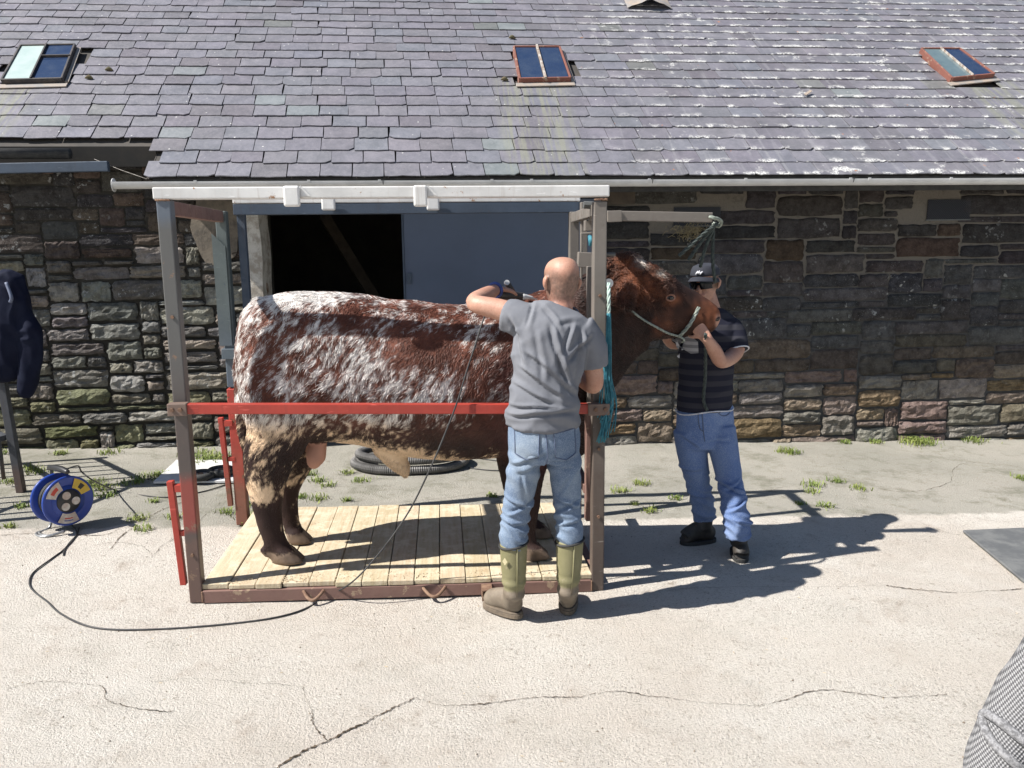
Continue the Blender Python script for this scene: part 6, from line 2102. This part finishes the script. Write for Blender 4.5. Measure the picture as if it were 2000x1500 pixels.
# jacket thrown over the gate end
jy = gp.y-0.02
J = [limb([at(18, 548, jy), at(14, 600, jy), at(8, 660, jy), at(2, 720, jy)], [(.07, .10), (.10, .16), (.11, .19), (.09, .14)], n=28, cap=True),
     limb([at(38, 590, jy-.03), at(58, 650, jy-.03), at(62, 705, jy-.03), at(50, 762, jy-.03)], [(.05, .055), (.06, .07), (.06, .075), (.045, .05)], n=20),
     limb([at(10, 545, jy), at(25, 542, jy), at(36, 570, jy)], [.05, .05, .045])]
me = fuse('jacket', J, 0.011, 5)
displace(me, folds(me, 0.020, 5.0, 63, (1.6, 1.6, 0.7)))
MT['jacket_navy'] = simple('jacket_navy', (0.005, 0.007, 0.02), (0.008, 0.011, 0.026), 8, 0.8, 0.4, 30, spec=0.15)
jk = thing('navy_jacket', 'dark navy work jacket hung over the end of the yard gate', 'jacket', at(20, 765, jy))
jb_ = link('jacket_body', me, 'jacket_navy', jk, smooth=True, fixn=False)
MB().tube(catmull([at(12, 552, jy-.10), at(22, 580, jy-.13), at(20, 590, jy-.12)], 5), 0.012, 8).build('collar', simple('collar_grey', (0.10, 0.12, 0.18), None, 8, 0.6), jk, smooth=True)

# straw in the vent
random.seed(31)
b = MB()
for k in range(170):
    c_ = at(random.gauss(1350, 16), random.gauss(452, 7), WY-0.05+random.uniform(-.05, .02))
    a = random.uniform(0, math.pi*2)
    e_ = c_+Vector((math.cos(a)*random.uniform(.02, .07), random.uniform(-.05, .03), -random.uniform(0.0, .07)+0.02))
    m_ = c_.lerp(e_, .5)+Vector((0, 0, .015))
    b.tube([c_, m_, e_], 0.0022, 3)
so_ = b.build('straw_nest', simple('straw', (0.30, 0.25, 0.14), (0.20, 0.16, 0.09), 40, 0.9))
tag(so_, 'clump of dry straw poking out below the wall vent behind the tan arm', 'straw', kind='stuff')

# ---------------------------------------------------------------- weeds and grass in the joints
random.seed(17)
b = MB()
tufts = [(20, 945, 1.0), (60, 918, 1.2), (70, 925, 1), (195, 955, 1.4), (185, 945, 1), (210, 968, 1), (45, 992, .7), (20, 1030, .5), (260, 945, 1.2), (290, 935, 1.4), (310, 930, 1), (268, 1015, 1), (280, 1035, .9), (300, 980, .6), (340, 1010, .7), (400, 905, 2.0), (390, 890, 2.0), (415, 900, 1.8), (430, 895, 1.4), (370, 915, 1.2), (440, 1000, .8), (488, 1005, 1.3), (495, 1020, 1.2), (605, 928, .9), (622, 940, .8), (640, 948, .8), (705, 940, 1.0), (680, 925, .8), (620, 975, .9), (590, 970, .5), (675, 978, .5), (480, 985, .6),
          (1250, 945, 1.0), (1212, 960, .9), (1272, 998, .8), (1318, 975, .6), (1535, 885, 1.5), (1548, 888, 1), (1590, 950, 1.1), (1585, 962, .7), (1635, 942, .9), (1680, 955, .9), (1612, 990, .8), (1790, 868, 2.2), (1775, 860, 2.0), (1805, 866, 1.8), (1890, 858, 1.6), (1700, 862, 1), (1650, 866, .8), (1990, 935, .7), (1560, 985, .5), (1240, 985, .4), (870, 1012, .7), (880, 1010, .6), (960, 970, .5), (1000, 985, .5), (730, 1146, 0), (15, 880, 1.3), (130, 880, 1), (220, 882, 1.2)]
for (px_, py_, sc) in tufts:
    if sc <= 0:
        continue
    c_ = gpt(px_, py_)
    if c_.y > 7.35:
        c_.y = 7.35
        c_.z = gr(c_.x, c_.y)
    for k in range(int(26+34*sc)):
        x, y = c_.x+random.gauss(0, .040*sc), c_.y+random.gauss(0, .035*sc)
        if y > 7.42 and x > OX1:
            y = 7.41
        z = gr(x, y)-0.003
        a = random.uniform(0, 2*math.pi)
        ln_ = random.uniform(.02, .055)*(0.55+0.5*sc)
        wd = random.uniform(.0022, .0048)
        o_ = Vector((math.cos(a), math.sin(a), 0))
        s_ = Vector((-o_.y, o_.x, 0))*wd
        p0 = Vector((x, y, z))
        p1 = p0+o_*ln_*.35+Vector((0, 0, ln_*.75))
        p2 = p0+o_*ln_*random.uniform(.7, 1.3)+Vector((0, 0, ln_*random.uniform(.5, 1.0)))
        b.add([p0-s_, p0+s_, p1+s_*.8, p1-s_*.8, p2], [(0, 1, 2, 3), (3, 2, 4)])
t = NT('grass')
c = t.mix(t.ramp(t.noise(6, 3), 0.35, 0.65), (0.13, 0.19, 0.035), (0.22, 0.26, 0.06))
c = t.mix(t.ramp(t.noise(40, 3), 0.58, 0.7), c, (0.34, 0.31, 0.14))
MT['grass'] = t.done(c, 0.7)
gro = b.build('weeds', 'grass', fixn=False)
tag(gro, 'low green weeds and grass tufts growing in the concrete joints', 'weeds', kind='stuff')
# loose grit and crumbs on the slab
b = MB()
for k in range(1500):
    x, y = random.uniform(-4.6, 5.5), random.uniform(2.3, 7.3)
    r_ = random.choice([.002, .003, .003, .004, .006])
    z = gr(x, y)
    j = [random.uniform(.6, 1.3) for _ in range(6)]
    b.add([(x+r_*j[0], y, z+r_*.3), (x, y+r_*j[1], z+r_*.3), (x-r_*j[2], y, z+r_*.3), (x, y-r_*j[3], z+r_*.3), (x, y, z+r_*j[4]), (x, y, z-r_*.5)], [(0, 1, 4), (1, 2, 4), (2, 3, 4), (3, 0, 4), (1, 0, 5), (2, 1, 5), (3, 2, 5), (0, 3, 5)])
gt_ = b.build('grit', simple('grit', (0.30, 0.26, 0.21), (0.16, 0.13, 0.10), 3, 0.95), fixn=False)
tag(gt_, 'scattered loose grit and crumbs on the yard concrete', 'grit', kind='stuff')

# sawdust, clippings and straw on the crate floor and around it
random.seed(77)
b = MB()
for k in range(900):
    if k < 520:
        x, y = random.uniform(CX0+0.05, CX1-0.06), FY-0.02+abs(random.gauss(0, 0.05))
        if random.random() < 0.35:
            x = min(CX1-0.06, max(CX0+0.05, random.gauss(-0.72, 0.28)))
        z = floor_z(x)+0.001
    elif k < 760:
        x, y = random.uniform(CX0+0.05, CX1-0.06), random.uniform(FY+0.02, RY-0.05)
        z = floor_z(x)+0.001
    else:
        x, y = random.gauss(-0.3, 1.4), random.gauss(3.7, 0.6)
        if y > FY-0.08:
            continue
        z = gr(x, y)+0.001
    r_ = random.uniform(.0015, .004)
    a = random.uniform(0, math.pi)
    e_ = Vector((math.cos(a), math.sin(a), 0))*r_*random.uniform(1, 3)
    s_ = Vector((-math.sin(a), math.cos(a), 0))*r_*0.45
    p_ = Vector((x, y, z))
    b.add([p_-e_-s_, p_-e_+s_, p_+e_+s_, p_+e_-s_, p_+Vector((0, 0, r_*0.9))], [(0, 1, 2, 3), (0, 4, 1), (1, 4, 2), (2, 4, 3), (3, 4, 0)])
o = b.build('sawdust', simple('sawdust', (0.55, 0.46, 0.32), (0.36, 0.27, 0.17), 25, 0.95), fixn=False)
tag(o, 'pale sawdust and clippings scattered on the plank floor of the crate', 'sawdust', kind='stuff')
